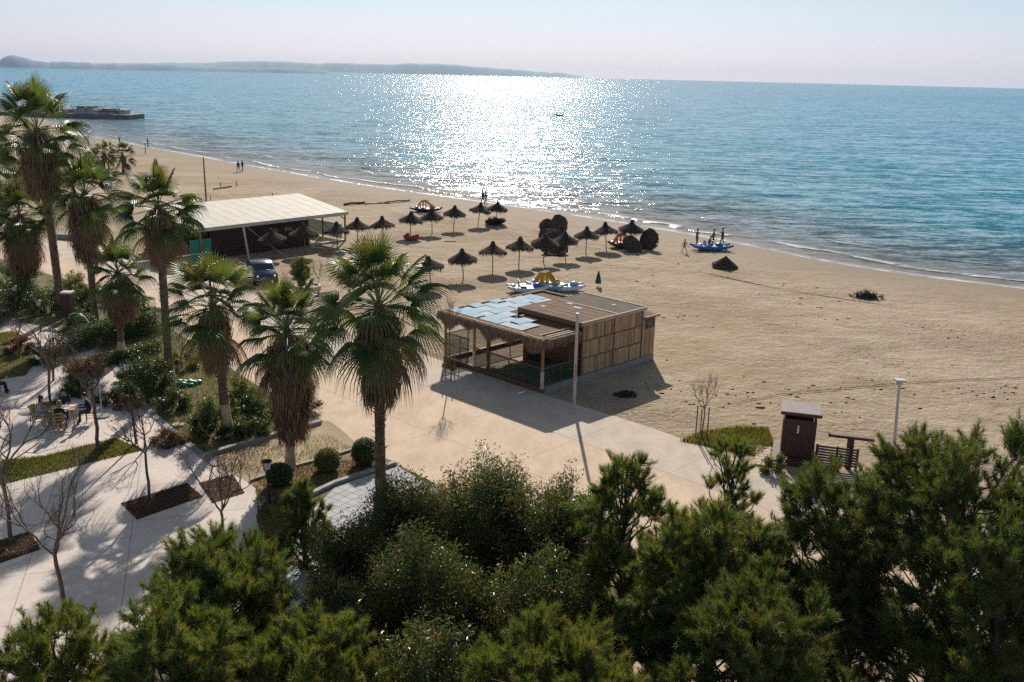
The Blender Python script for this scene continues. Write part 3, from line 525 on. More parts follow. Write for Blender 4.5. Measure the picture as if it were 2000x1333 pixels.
def clipped(name, label, cat, c, dims, seed, n=9000, mat='hedge', L=0.06, w=0.035, rz=0.0, round_=True, group=None, z0=0.0, stem=False):
    rs = np.random.RandomState(seed); c = V(c[0], c[1], 0); t_ = thing(name, label, cat, c, group); m = MB(); core = MB()
    a, b, h = dims
    if round_: o = rdir(rs, n); p = o * (0.80 + 0.22 * rs.rand(n, 1)) * V(a, b, h) / 2; p = p[:]; p *= (1 + 0.05 * np.sin(o[:, :1] * 7 + seed) * np.cos(o[:, 1:2] * 6)); o2 = o
    else:
        u = (rs.rand(n, 3) * 2 - 1); ax = rs.choice(3, n, p=[.25, .25, .5]); sg = np.sign(rs.rand(n) - (0.12 * (ax == 2)) - .5 + (ax == 2) * .4); sg[sg == 0] = 1
        o2 = np.zeros((n, 3)); o2[np.arange(n), ax] = sg; u[np.arange(n), ax] = sg * (0.86 + 0.16 * rs.rand(n)); p = u * V(a, b, h) / 2
    cz, sz_ = math.cos(rz), math.sin(rz); Rm = np.array([[cz, sz_, 0], [-sz_, cz, 0], [0, 0, 1]]); p = p @ Rm; o2 = o2 @ Rm
    p = p + c + V(0, 0, z0 + h / 2); leaves(m, p, nrm(o2 * 0.6 + rdir(rs, n)), L, w, rs)
    k = n // 3; q = rs.rand(k, 3) * 2 - 1; q = (q / np.maximum(1, np.linalg.norm(q, axis=1, keepdims=True)) if round_ else q) * V(a, b, h) / 2 * 0.8; q = q @ Rm + c + V(0, 0, z0 + h / 2); leaves(m, q, rdir(rs, k), L * 1.6, w * 1.8, rs)
    if stem: core.tube([c, c + V(0.02, 0, z0 + h * .5)], [0.05, 0.03], 6); 
    for i in range(5):
        e_ = V(rs.randn() * a * .18, rs.randn() * b * .18, z0 + h * (.4 + .4 * rs.rand())); core.tube(curve3(c, c + e_, 0.1, rs, 4), [0.03, 0.02, 0.015, 0.01], 4, cap=False)
    core.build('stems', 'bark', t_); m.build('foliage', mat, t_); return t_

def palm(label, base, crown, seed, R=1.0, nf=40, skirt=1.5, skirt_w=0.95, white=0.0, tr=0.17, yellow=0.0, group='tall fan palms', trunk_rough=True):
    """base = ground point, crown = world point where the leaf stalks leave the trunk"""
    rs = np.random.RandomState(seed); base = V(base[0], base[1], 0); crown = np.asarray(crown, float); t_ = thing('fan_palm', label, 'palm tree', base, group)
    n = 26; t = np.linspace(0, 1, n)[:, None]; mid = (base + crown) / 2 + V((crown[0] - base[0]) * -0.12, 0, 0); pts = (1 - t) ** 2 * base + 2 * t * (1 - t) * mid + t ** 2 * crown
    rad = tr * (1 + 0.45 * np.exp(-t[:, 0] * crown[2] * 1.6)) * (1 - 0.2 * t[:, 0]) * (1 + 0.04 * rs.randn(n)); tk = MB(); tk.tube(pts, rad, 12)
    if trunk_rough:      # old leaf bases
        H = crown[2]; nb = int(H * 30)
        for i in range(nb):
            f = rs.rand() ** .9; z = (white / H + 0.02 if white else 0.12) + f * (0.97 - (white / H if white else 0.12)); p = (1 - z) ** 2 * base + 2 * z * (1 - z) * mid + z ** 2 * crown; a = i * 2.4
            o = V(math.cos(a), math.sin(a), 0); s_ = V(-o[1], o[0], 0); r0 = tr * 0.9 * (1 - .2 * z); L = 0.07 + 0.13 * rs.rand() * (0.4 + z); b0 = p + o * r0
            tk.add([b0 - s_ * .06, b0 + s_ * .06, b0 + o * L + V(0, 0, L * .7) + s_ * .02, b0 + o * L + V(0, 0, L * .7) - s_ * .02, b0 + V(0, 0, -.09)], [(0, 1, 2, 3), (0, 4, 1, 1)][:1], 0, rs.rand())
            tk.add([b0 - s_ * .06, b0 + s_ * .06, b0 + o * L + V(0, 0, L * .7)], [(0, 1, 2)], 0, rs.rand())
    tk.build('trunk', 'palm_trunk', t_, True)
    if white:
        wz = np.linspace(0, min(0.95, white / crown[2]), 6)[:, None]; wp = (1 - wz) ** 2 * base + 2 * wz * (1 - wz) * mid + wz ** 2 * crown
        MB().tube(wp, np.interp(wz[:, 0], t[:, 0], rad) + 0.012, 12).build('whitewash', 'whitewash', t_, True)
    cr, pe, de = MB(), MB(), MB()
    def fan(org, az, el, pl, fr, ns, m, mat_rnd, dead=False, curl=0.5):
        d = V(math.cos(az) * math.cos(el), math.sin(az) * math.cos(el), math.sin(el)); side = nrm(np.cross(d, V(0, 0, 1)) + rs.randn(3) * 0.12)
        sag = V(0, 0, -0.16 * pl * math.cos(el)); j = org + d * pl + sag; d2 = nrm(j - (org + d * pl * 0.5)); 
        if not dead: pe.tube([org, org + d * pl * 0.5 + sag * 0.2, j], [0.028, 0.02, 0.014], 4, cap=False)
        else: de.tube([org, org + d * pl * 0.5 + sag * 0.2, j], [0.025, 0.018, 0.012], 3, cap=False)
        up = nrm(np.cross(side, d2)); d2 = nrm(d2 + (-up if el > 0.3 else up) * 0.12); tilt = rs.randn() * 0.35; side = nrm(side * math.cos(tilt) + up * math.sin(tilt)); up = np.cross(side, d2)
        span = math.radians(205 if not dead else 120); dth = span / ns; VV = []; FF = []; RR = []
        for i in range(ns):
            th = -span / 2 + (i + .5) * dth; L = fr * (0.72 + 0.28 * math.cos(th * 0.75)) * (0.93 + 0.14 * rs.rand()); u = d2 * math.cos(th) + side * math.sin(th); wv = -d2 * math.sin(th) + side * math.cos(th)
            cup = up * (0.10 * math.cos(th * 2)); g = V(0, 0, -1); r_ = mat_rnd + 0.12 * rs.randn(); k0 = len(VV)
            for s_, w_ in ((0.06, 1), (0.34, 1), (0.58, 0.82), (0.80, 0.42)):
                hw = s_ * L * math.tan(dth / 2) * 1.02 * w_ if s_ <= .35 else 0.34 * L * math.tan(dth / 2) * 1.25 * w_; cc = j + u * L * s_ + cup * L * s_ + g * L * curl * max(0, s_ - 0.42) ** 1.7 * 1.5
                VV += [cc - wv * hw - up * 0.012, cc + up * 0.012, cc + wv * hw - up * 0.012]
            tp = j + u * L * (1 - 0.10 * curl) + cup * L + g * L * curl * (0.58 ** 1.7) * 2.0 + rs.randn(3) * 0.03; VV += [tp, tp, tp]
            for a in range(4):
                q = k0 + a * 3; FF += [(q, q + 1, q + 4, q + 3), (q + 1, q + 2, q + 5, q + 4)]; RR += [r_ + 0.1 * a, r_ + 0.1 * a]
        m.add(VV, FF, 0, np.clip(RR, 0, 1.3))
    for i in range(nf):
        f = (i + 0.5) / nf; el = math.radians(87 - 112 * f ** 0.95) + rs.randn() * 0.13; az = i * 2.39996 + rs.randn() * 0.3
        pl = R * (0.95 + 0.25 * rs.rand()) * (1.0 if f > .12 else 0.85); fan(crown + V(0, 0, -0.35 * f), az, el, pl, R * (0.80 + 0.34 * rs.rand()), 30, cr, 0.55 - 0.45 * f + yellow + 0.1 * rs.randn(), curl=(0.15 + 0.70 * f) * (0.8 + .4 * rs.rand()))
    # half-dead browning fans under the green, then the hanging skirt
    for i in range(8): fan(crown + V(0, 0, -0.45), rs.rand() * 6.28, math.radians(-42 - 25 * rs.rand()), R * 1.0, R * 0.9, 16, de, 0.8, True, 1.0)
    if skirt > 0:
        nk = int(150 * skirt_w * max(1, skirt * .8))
        for i in range(nk):
            z = rs.rand(); p = crown + V(0, 0, -0.35 - z * (skirt - 0.55)); a = rs.rand() * 6.283; o = V(math.cos(a), math.sin(a), 0); wd = skirt_w * (0.62 + 0.42 * rs.rand()) * (1 - 0.22 * z)
            for q in range(7):
                a2 = a + rs.randn() * 0.22; o2 = V(math.cos(a2), math.sin(a2), 0); s_ = V(-o2[1], o2[0], 0); L = 0.6 + 0.65 * rs.rand(); w_ = 0.02 + 0.03 * rs.rand(); b0 = p + o2 * wd * 0.55 + V(0, 0, 0.15); b1 = p + o2 * wd * (0.95 + .15 * rs.randn()) + V(0, 0, -L * 0.4); b2 = p + o2 * wd * (0.85 + .12 * rs.randn()) + s_ * rs.randn() * .06 + V(0, 0, -L)
                de.add([b0 - s_ * w_ * .6, b0 + s_ * w_ * .6, b1 + s_ * w_, b1 - s_ * w_, b2], [(0, 1, 2, 3)], 0, rs.rand()); de.add([b1 + s_ * w_, b1 - s_ * w_, b2], [(0, 1, 2)], 0, rs.rand())
    cr.build('fronds', 'palm', t_); pe.build('stalks', 'petiole', t_, True); de.build('dead_skirt', 'dead', t_); return t_

def bare(label, base, fork, spread, seed, levels=5, r0=0.085, mat='twig', droop=0.0, name='bare_tree', group='bare winter trees', kids=(3, 4), up=0.22, ratio=0.68, cat='bare tree', nfork=4):
    rs = np.random.RandomState(seed); base = V(base[0], base[1], 0); fork = np.asarray(fork, float); t_ = thing(name, label, cat, base, group); tr_, br = MB(), MB()
    tr_.tube(curve3(base + V(0, 0, -.05), fork, 0, rs, 6, 0.02), np.linspace(r0, r0 * 0.75, 6), 8)
    def grow(p, d, L, r, lv):
        n = 5; pts = [p]; q = p.copy(); dd = d.copy()
        for i in range(n):
            dd = nrm(dd + rs.randn(3) * 0.16 + V(0, 0, up * 0.25 - droop * 0.3)); q = q + dd * L / n; pts.append(q.copy())
        br.tube(pts, np.linspace(r, r * 0.62, n + 1), 5 if lv > 2 else 3, cap=False)
        if lv == 0: return
        for c in range(rs.randint(*kids)):
            f = 0.45 + 0.55 * rs.rand() if c else 1.0; s_ = pts[min(n, int(f * n))]; nd = nrm(dd + rdir(rs, 1)[0] * (0.75 if c else 0.3)); grow(s_, nd, L * ratio * (0.8 + .4 * rs.rand()), r * 0.6, lv - 1)
    for i in range(nfork):
        a = i * 6.283 / nfork + rs.randn() * 0.25; d = nrm(V(math.cos(a) * 0.8, math.sin(a) * 0.8, 0.9 + 0.3 * rs.rand() - droop)); grow(fork, d, spread * 0.42, r0 * 0.55, levels - 1)
    tr_.build('trunk', mat, t_, True); br.build('branches', mat, t_, True); return t_

# ------------------------------------------------------------------ kiosk
O = P(1058, 768); uA = nrm(P(870, 705) - O); vC = nrm(V(uA[1], -uA[0], 0))
if vC[1] < 0: vC = -vC
FW, SD = 7.4, 8.0
def K(u, v, z): return O + uA * u + vC * v + V(0, 0, z)
Z = V(0, 0, 1)
kio = thing('beach_kiosk', 'timber beach kiosk with flat brown roof, thatch fringe and netted porch beside the promenade', 'kiosk', O)
def part(name, mb, mats, parent=kio, smooth=False): return mb.build(name, mats, parent, smooth)
rs = np.random.RandomState(5)
part('floor', MB().obox(K(0.05, 2.95, -.1), uA * 4.0, vC * 6.0, Z * 0.16), 'concrete')
m = MB(); m.obox(K(-.08, -.08, -.1), uA * (FW + .16), vC * .16, Z * .36); m.obox(K(FW - .08, .1, -.1), uA * .16, vC * 6.8, Z * .3); part('sill', m, 'sill')
m = MB(); m.obox(K(-.12, .1, -.1), uA * .2, vC * 9.1, Z * .42); part('plinth', m, 'concrete')
def planks(mb, o, d, L, z0, z1, nrm_, seed, w=(0.09, 0.19)):
    r = np.random.RandomState(seed); x = 0
    while x < L - 0.03:
        k_ = min(L - x, w[0] + (w[1] - w[0]) * r.rand()); a = z0 + r.rand() * 0.02; b = z1 - r.rand() * 0.03; mb.obox(o + d * (x + .004) + Z * a, d * (k_ - .012), nrm_ * (0.03 + 0.012 * r.rand()), Z * (b - a), 0, r.rand()); x += k_
# right-hand wall: three tiers of upright boards with dark battens
m = MB(); tiers = [(0.34, 1.22), (1.26, 2.16), (2.20, 3.06)]
for i, (a, b) in enumerate(tiers): planks(m, K(-.02, 2.9, 0), vC, 5.15, a, b, -uA, 20 + i)
part('board_wall', m, 'plank')
m = MB()
m.obox(K(0.03, 2.9, .3), uA * .08, vC * 5.1, Z * 2.75)
m.obox(K(0.03, 2.9, .06), uA * 4.1, vC * .08, Z * 2.95); m.obox(K(0.12, 7.9, .06), uA * 3.9, vC * .08, Z * 2.95); m.obox(K(4.1, 2.92, .06), uA * .08, vC * 5.05, Z * 2.95); part('inner_wall', m, 'bar_wood')
m = MB()
for z in (1.235, 2.175): m.obox(K(-.075, 2.9, z - .03), uA * .03, vC * 5.15, Z * .065)
for v in (2.88, 5.5, 8.0): m.obox(K(-.09, v, .32), uA * .05, vC * .07, Z * 2.75)
part('battens', m, 'plank_dark')
m = MB(); planks(m, K(0.1, 2.86, 0), uA, 4.0, .1, 2.9, -vC, 31, (.12, .22)); part('bar_front', m, 'bar_wood')
m = MB(); planks(m, K(4.21, 2.95, 0), vC, 5.0, .1, 2.9, uA, 32, (.12, .22)); part('side_boards', m, 'plank')
# small lean-to at the back with a window
m = MB(); planks(m, K(-.02, 8.12, 0), vC, 1.15, .3, 2.55, -uA, 33); m.obox(K(.03, 8.12, .3), uA * 2.2, vC * 1.12, Z * 2.2, 0, .3); lt = part('lean_to', m, 'plank')
m = MB(); m.obox(K(-.10, 8.35, 1.95), uA * .05, vC * .75, Z * .05); m.obox(K(-.10, 8.35, 2.4), uA * .05, vC * .75, Z * .05); m.obox(K(-.10, 8.35, 2.0), uA * .05, vC * .05, Z * .4); m.obox(K(-.10, 9.05, 2.0), uA * .05, vC * .05, Z * .4); wf = part('window', m, 'brown_wood')
g = MB().obox(K(-.085, 8.4, 2.0), uA * .01, vC * .65, Z * .4).build('pane', 'glass_dark', wf, origin=kio.location)
m = MB(); m.obox(K(-.22, 8.1, 2.56), uA * 2.6, vC * 1.35, Z * .06); m.obox(K(-.26, 8.1, 2.62), uA * .1, vC * 1.4, Z * .07, 1); part('lean_to_roof', m, ['felt_grey', 'plank'])
# roofs: raised flat box over the bar, lower porch roof with loose sheets
m = MB(); m.obox(K(-.16, 2.66, 3.10), uA * 4.5, vC * 3.0, Z * .14, 0); m.obox(K(-.16, 5.68, 3.09), uA * 4.5, vC * 2.46, Z * .145, 1)
rf = part('roof', m, ['felt', 'felt_grey'])
m = MB(); m.obox(K(-.22, 2.58, 3.02), uA * 4.6, vC * .07, Z * .25, 1); m.obox(K(4.36, 2.66, 2.86), uA * .07, vC * 5.6, Z * .38, 1)
m.obox(K(-.24, 2.66, 3.08), uA * .075, vC * 5.5, Z * .19, 0); m.obox(K(-.16, 8.16, 3.08), uA * 4.5, vC * .08, Z * .19, 0); m.obox(K(-.1, 5.64, 3.245), uA * 4.3, vC * .09, Z * .03, 0)
m.build('roof_edging', ['trim', 'felt'], rf, origin=kio.location)
m = MB()
for v, a, b in ((3.3, .4, 3.9), (3.9, .2, 2.6), (4.5, .6, 4.1), (5.1, .3, 2.2)): m.obox(K(a, v, 3.243), uA * (b - a), vC * .035, Z * .02)
for u_, v_, a in ((1.9, 4.9, .55), (2.9, 5.3, .4), (3.5, 3.7, .3), (1.2, 7.0, .2)): m.obox(K(u_, v_, 3.246), uA * a, vC * .25, Z * .02, 1)
m.build('laths', ['trim', 'sheet_white'], rf, origin=kio.location)
m = MB(); m.obox(K(-.15, -.12, 2.74), uA * (FW + .35), vC * 2.66, Z * .09); m.obox(K(4.46, 2.56, 2.745), uA * (FW + .2 - 4.46), vC * 5.4, Z * .09)
pr_ = part('porch_roof', m, 'felt')
m = MB()
for (a, b) in (((-.15, -.14), (FW + .2, -.14)), ((FW + .2, -.14), (FW + .2, 8.0)), ((-.12, .25), (-.12, 2.5)), ((.5, .0), (.5, 2.5)), ((2.2, 8.0), (FW + .2, 8.0)), ((.15, .35), (.15, 2.3))): m.bar(K(*a, 2.87), K(*b, 2.87), .06, .06)
m.build('roof_battens', 'trim', pr_, origin=kio.location)
# loose blue and white sheets lying shingled over the porch roof (pattern of one covering)
m = MB(); r = np.random.RandomState(9); zc = 0
for iv in range(9):
    for iu in range(8):
        v0 = .12 + iv * .82 + r.randn() * .05; u0 = .95 + iu * .83 + r.randn() * .06
        if v0 < 1.4 and u0 < 1.2: continue
        if v0 > 1.75 and u0 < 4.50: continue
        if v0 > 6.2 or u0 > 6.9: continue
        a_ = r.randn() * .06; du = uA * math.cos(a_) + vC * math.sin(a_); dv = -uA * math.sin(a_) + vC * math.cos(a_); zc = (zc * 7 + 3) % 11
        w_ = min(.88, FW + .05 - u0); m.obox(K(u0, v0, 2.846 + zc * .006), du * w_ + Z * .01, dv * (.78 if v0 < 1.4 or u0 > 4.5 else .7) + Z * .02, Z * .006, 1 if r.rand() < 0.45 else 0)
m.build('roof_sheets', ['sheet_blue', 'sheet_white'], pr_, origin=kio.location)
# thatch fringe along the porch eaves
m = MB(); r = np.random.RandomState(12)
def fringe(a, b, out_, n, L=(.25, .55), z=2.86, lift=.03):
    for i in range(n):
        t = r.rand(); p = a + (b - a) * t; o = nrm(out_ + (b - a) / np.linalg.norm(b - a) * r.randn() * .35); s_ = nrm(b - a) * (.016 + .022 * r.rand()); l = (L[0] + (L[1] - L[0]) * r.rand()) * (0.85 + .45 * math.sin(t * 23) * math.sin(t * 9)); q = r.rand()
        p0 = p - o * (.12 + .2 * q) + Z * (z + lift * q + .02 * r.rand()); p1 = p + o * (.08 + .10 * r.rand()) + Z * (z - .02 - .10 * r.rand()); p2 = p + o * (.10 + .22 * r.rand()) + Z * (z - l)
        m.add([p0 - s_, p0 + s_, p1 + s_, p1 - s_], [(0, 1, 2, 3)], 0, r.rand()); m.add([p1 - s_, p1 + s_, p2], [(0, 1, 2)], 0, r.rand())
fringe(K(-.25, -.15, 0), K(FW + .25, -.15, 0), -vC, 7000, (.35, .80), 2.88); fringe(K(-.2, -.15, 0), K(-.2, 2.5, 0), -uA, 2200, (.22, .5)); fringe(K(FW + .22, -.2, 0), K(FW + .22, 8.0, 0), uA, 3600, (.3, .65)); fringe(K(FW + .2, 8.0, 0), K(4.4, 8.0, 0), vC, 1000, (.2, .4))
part('thatch_fringe', m, 'thatch_light')
for (u_, v_) in ((0, 0), (5.05, 0.0), (FW, 0), (5.35, 1.3), (FW, 3.4), (FW, 6.8), (4.3, 7.9), (2.3, 2.8)):
    if (u_, v_) == (2.3, 2.8): continue
    pm = MB().tube([K(u_, v_, .2), K(u_, v_, 2.76)], [.085, .08], 10); po = part('post', pm, 'post', smooth=True)
    if (u_, v_) in ((0, 0), (5.05, 0.0)): MB().tube([K(u_, v_, .2), K(u_, v_, 1.12)], .096, 10).build('white_base', 'white_paint', po, True, origin=kio.location)
m = MB()
def netp(a, b, h, z0=.26): m.add([K(*a, z0), K(*b, z0), K(*b, h), K(*a, h)], [(0, 1, 2, 3)])
netp((.05, .03), (5.0, .03), 1.25); netp((5.5, .03), (FW, .03), 1.62); netp((.03, .1), (.03, 2.85), 1.25); netp((FW, .1), (FW, 6.8), 1.55); netp((4.4, 6.85), (FW - .1, 6.85), 1.5)
part('windbreak_net', m, 'net')
m = MB()
for a, b, z in (((.05, 0), (5.0, 0), 1.27), ((5.45, 0), (FW, 0), 1.65), ((0, .1), (0, 2.85), 1.27), ((FW, .1), (FW, 6.8), 1.58), ((5.45, 0), (FW, 0), 1.05), ((4.4, 6.85), (FW, 6.85), 1.52)): m.bar(K(*a, z), K(*b, z), .06, .06)
for u_, v_, z in ((2.4, 0, 1.25), (6.2, 0, 1.62), (0, 1.4, 1.25), (FW, 5.1, 1.55), (FW, 1.7, 1.55)): m.bar(K(u_, v_, .2), K(u_, v_, z), .06, .06)
part('rails', m, 'plank_dark')
# stacked crates / covered bar goods inside the porch
st = thing('covered_table', 'low table heaped with dark blue cloths inside the kiosk porch', 'table', K(1.9, 1.9, 0.0)); m = MB()
m.obox(K(1.2, 1.6, .78), uA * 1.7, vC * .75, Z * .06); m.build('table_top', 'bar_wood', st)
for a, b in ((1.25, 1.65), (2.8, 1.65), (1.25, 2.25), (2.8, 2.25)): MB().bar(K(a, b, 0.0), K(a, b, .78), .06).build('leg', 'bar_wood', st)
m = MB()
for i in range(7): m.ball(K(1.4 + i * .22, 1.95 + .1 * (i % 2), .93 + .05 * (i % 3)), (.22, .22, .13), 10)
m.build('cloths', 'cloth_navy', st, True)

# mast in front of the kiosk, with sprayed red letters, and the plain lamp to the right
def mast(base, top, r, label, head=True, letters=None, mat='pole_pink'):
    b = P(*base); t_ = Rd(top[0], top[1], b[1]); L = thing('lamp_post', label, 'lamp post', b, None)
    MB().tube([V(b[0], b[1], 0), V(t_[0], t_[1], t_[2])], [r, r * .8], 12).build('pole', mat, L, True); MB().lathe([(r * 1.0, .0), (r * 1.9, .0), (r * 1.9, .06), (r * 1.0, .10)], 12, b).build('foot', mat, L)
    if head: m = MB(); m.box(t_ + V(0, 0, .03), (.42, .34, .07)); m.lathe([(.16, -.14), (.10, -.02)], 10, t_); m.lathe([(.001, -.14), (.16, -.14)], 10, t_); m.build('lamp_head', 'white_paint', L)
    if letters:
        fc = bpy.data.curves.new('letters', 'FONT'); fc.body = letters; fc.size = .26; fc.extrude = .003; fc.align_x = 'CENTER'; fc.space_line = .8; ob = bpy.data.objects.new('letters', fc); C.objects.link(ob)
        dg = bpy.context.evaluated_depsgraph_get(); me = bpy.data.meshes.new_from_object(ob.evaluated_get(dg)); bpy.data.objects.remove(ob)
        me.materials.clear(); me.materials.append(M['red']); l_ = bpy.data.objects.new('lettering', me); C.objects.link(l_); l_.parent = L; l_.rotation_euler = (math.pi / 2, 0, 0); l_.location = (0, -r - .012, 2.05); l_.scale = (.62, 1, 1)
    return L
mast((1121, 797), (1128, 612), .085, 'tall pale mast with red letters standing beside the kiosk corner', False, "R\nO\nZ\nE")
mast((1745, 888), (1757, 744), .07, 'slim white lamp post with flat square head on the sand at right', True, None, 'white_paint')
MB_b = MB(); b = P(1748, 893); MB_b.box(V(b[0], b[1], .25), (.9, .7, .5)); tag(MB_b.build('lamp_plinth', 'concrete', origin=(b[0], b[1], 0)), 'low grey concrete plinth at the foot of the white lamp post', 'plinth')

# ------------------------------------------------------------------ thatched umbrellas
r = np.random.RandomState(77)
def thatch_canopy(mb, R=1.2, top=2.5, drop=.62, seed=1, fr=1.0, n=1500):
    q = np.random.RandomState(seed); prof = [(R * f, top - drop * (f ** 0.85)) for f in (.04, .2, .4, .6, .8, .98)]
    mb.lathe([(p[0], p[1] - .03) for p in prof], 24, rnd=.2); mb.lathe([(p[0] * .99, p[1] - .06) for p in prof][::-1], 24, rnd=.1)
    for i in range(n):
        a = q.rand() * 6.283; f = q.rand() ** .6; o = V(math.cos(a), math.sin(a), 0); s_ = V(-o[1], o[0], 0) * (.018 + .02 * q.rand()); r0 = R * f; z = top - drop * f ** .85; L = .3
        p0 = o * max(.02, r0 - .18) + V(0, 0, z + .06 + .02 * q.rand()); p1 = o * min(R * 1.03, r0 + .16) + V(0, 0, z - drop * .14 + .03 + .05 * q.rand()); mb.add([p0 - s_, p0 + s_, p1 + s_, p1 - s_], [(0, 1, 2, 3)], 0, q.rand())
    for i in range(int(420 * fr)):
        a = q.rand() * 6.283; o = V(math.cos(a), math.sin(a), 0); s_ = V(-o[1], o[0], 0) * (.02 + .02 * q.rand()); p0 = o * R * (.93 + .06 * q.rand()) + V(0, 0, top - drop + .03); p1 = o * R * (.98 + .06 * q.rand()) + V(0, 0, top - drop - .14 - .34 * q.rand() * (.6 + .4 * math.sin(a * 5 + seed)))
        mb.add([p0 - s_, p0 + s_, p1], [(0, 1, 2)], 0, q.rand())
def umbrella_proto(seed):
    t_ = thing('beach_umbrella', 'x', 'beach umbrella', (0, 0, 0), 'thatched umbrellas standing on the sand'); MB().tube([(0, 0, -.1), (0, 0, 1.2), (0, 0, 2.35)], [.045, .04, .035], 8).build('pole', 'pole', t_, True)
    m = MB(); thatch_canopy(m, 1.15, 2.30, .70, seed); m.build('canopy', 'thatch', t_)
    m = MB(); m.lathe([(.17, 2.12), (.19, 2.22), (.13, 2.40), (.10, 2.50), (.001, 2.52)], 12, rnd=.2)
    q = np.random.RandomState(seed + 9)
    for i in range(90): a = q.rand() * 6.283; o = V(math.cos(a), math.sin(a), 0); s_ = V(-o[1], o[0], 0) * .02; m.add([o * .12 + V(0, 0, 2.46) - s_, o * .12 + V(0, 0, 2.46) + s_, o * (.22 + .06 * q.rand()) + V(0, 0, 2.14 + .06 * q.rand())], [(0, 1, 2)], 0, q.rand())
    m.build('cap', 'thatch', t_); 
    m = MB()
    for k_ in range(6): a = k_ * math.pi / 3; m.bar((math.cos(a) * .04, math.sin(a) * .04, 1.72), (math.cos(a) * .95, math.sin(a) * .95, 1.70 + .06), .035)
    m.build('struts', 'pole', t_); return t_
protos = [umbrella_proto(s_) for s_ in (1, 2, 3)]
# (base x, base y, label) : front row, back row, by the hall
UM = [(905, 546, 'nearest umbrella of the front row, above the longest clear pole'), (962, 532, 'second umbrella from the left in the front row'), (1013, 522, 'third umbrella from the left in the front row, just left of the leaning cluster'),
      (1061, 513, 'untidy front-row umbrella with ragged light thatch beside the stored canopies'), (1104, 507, 'umbrella standing directly in front of the stored canopies'), (1144, 496, 'umbrella just right of the stored canopies'), (1184, 488, 'umbrella between the stored canopies and the orange boats'), (1229, 482, 'last umbrella of the front row, over the orange boats'),
      (801, 463, 'back-row umbrella with a red seat lying under it'), (844, 457, 'back-row umbrella just below the orange and navy boat'), (886, 449, 'third umbrella from the right in the back row'), (933, 442, 'second umbrella from the right in the back row'), (969, 437, 'rightmost back-row umbrella, with a canopy lying beneath it'),
      (749, 475, 'back-row umbrella directly behind the top of the biggest palm'), (698, 479, 'umbrella at the near right corner of the white-roofed hall'), (659, 487, 'umbrella in front of the teal windbreak of the hall'), (597, 497, 'wide low umbrella before the hall porch'), (536, 504, 'umbrella before the dark red wall of the hall'),
      (842, 562, 'umbrella half hidden by the fronds of the biggest palm')]
for i, (x, y, lb) in enumerate(UM):
    b = P(x, y); o = protos[i % 3]; q = np.random.RandomState(300 + i); tl = (q.randn() * .055, q.randn() * .055, q.rand() * 6.28); sc = {3: 1.05, 16: 1.12}.get(i, .97 + .08 * q.rand())
    if i == 3: tl = (.14, -.12, 1.0)
    if i < 3: o.location = b; o.rotation_euler = tl; o['label'] = lb; o.scale = (sc,) * 3
    else: copy_tree(o, b, rot=tl, label=lb, scale=sc)
# canopies taken off their poles and stood on edge
def loose_canopy(px, Rr, tilt, az, label, z=.0, seed=1, drop=.5):
    b = P(*px); t_ = thing('loose_canopy', label, 'thatched canopy', (b[0], b[1], 0), 'thatched canopies lying on the sand'); m = MB(); thatch_canopy(m, Rr, 0, drop, seed, 1.3, 900); vv = np.vstack(m.v); an = np.arctan2(vv[:, 1], vv[:, 0]); kx = 1 + .06 * np.sin(2 * an + seed) + .03 * np.sin(5 * an + 2 * seed) + .03 * np.sin(11 * an); vv = vv * kx[:, None]; vv[:, 2] += .04 * np.sin(3 * an + seed) * np.hypot(vv[:, 0], vv[:, 1]) / Rr; Rm = np.array((Matrix.Rotation(az, 3, 'Z') @ Matrix.Rotation(tilt, 3, 'X'))); vv = vv @ Rm.T; mn = np.percentile(vv[:, 2], 5)
    m.v = [vv + V(b[0], b[1], -mn - .05 + z)]; m.build('thatch', 'thatch', t_)
    m = MB()
    for k_ in range(8): a = k_ * math.pi / 4; p = np.array([[math.cos(a) * .1, math.sin(a) * .1, -.12], [math.cos(a) * Rr * .93, math.sin(a) * Rr * .93, -drop - .04]]) @ Rm.T + V(b[0], b[1], -mn - .05 + z); m.bar(p[0], p[1], .04)
    m.build('frame', 'pole', t_); return t_
loose_canopy((968, 440), 1.15, math.radians(160), .3, 'upturned canopy lying under the rightmost back-row umbrella', seed=4, drop=.4)
loose_canopy((1061, 452), .72, math.radians(58), -.6, 'small round canopy stood on edge at the far left of the stored pile', seed=5)
loose_canopy((1096, 456), 1.02, math.radians(66), .5, 'largest round canopy stood on edge at the back of the stored pile', seed=6)
loose_canopy((1073, 474), 1.08, math.radians(40), -.1, 'canopy propped in the middle of the stored pile', seed=7)
loose_canopy((1083, 496), 1.15, math.radians(195), 0, 'bowl-like upturned canopy in front of the stored pile', seed=8, drop=.45)
loose_canopy((1259, 487), 1.08, math.radians(68), -.9, 'round canopy stood on edge at the right end of the umbrella row', seed=9)
loose_canopy((1240, 493), .95, math.radians(48), .5, 'canopy leaning in front of the orange boats', seed=10)
loose_canopy((1416, 524), 1.12, math.radians(9), .15, 'dark canopy lying alone on the sand near the pedal boat', seed=11, drop=.85)

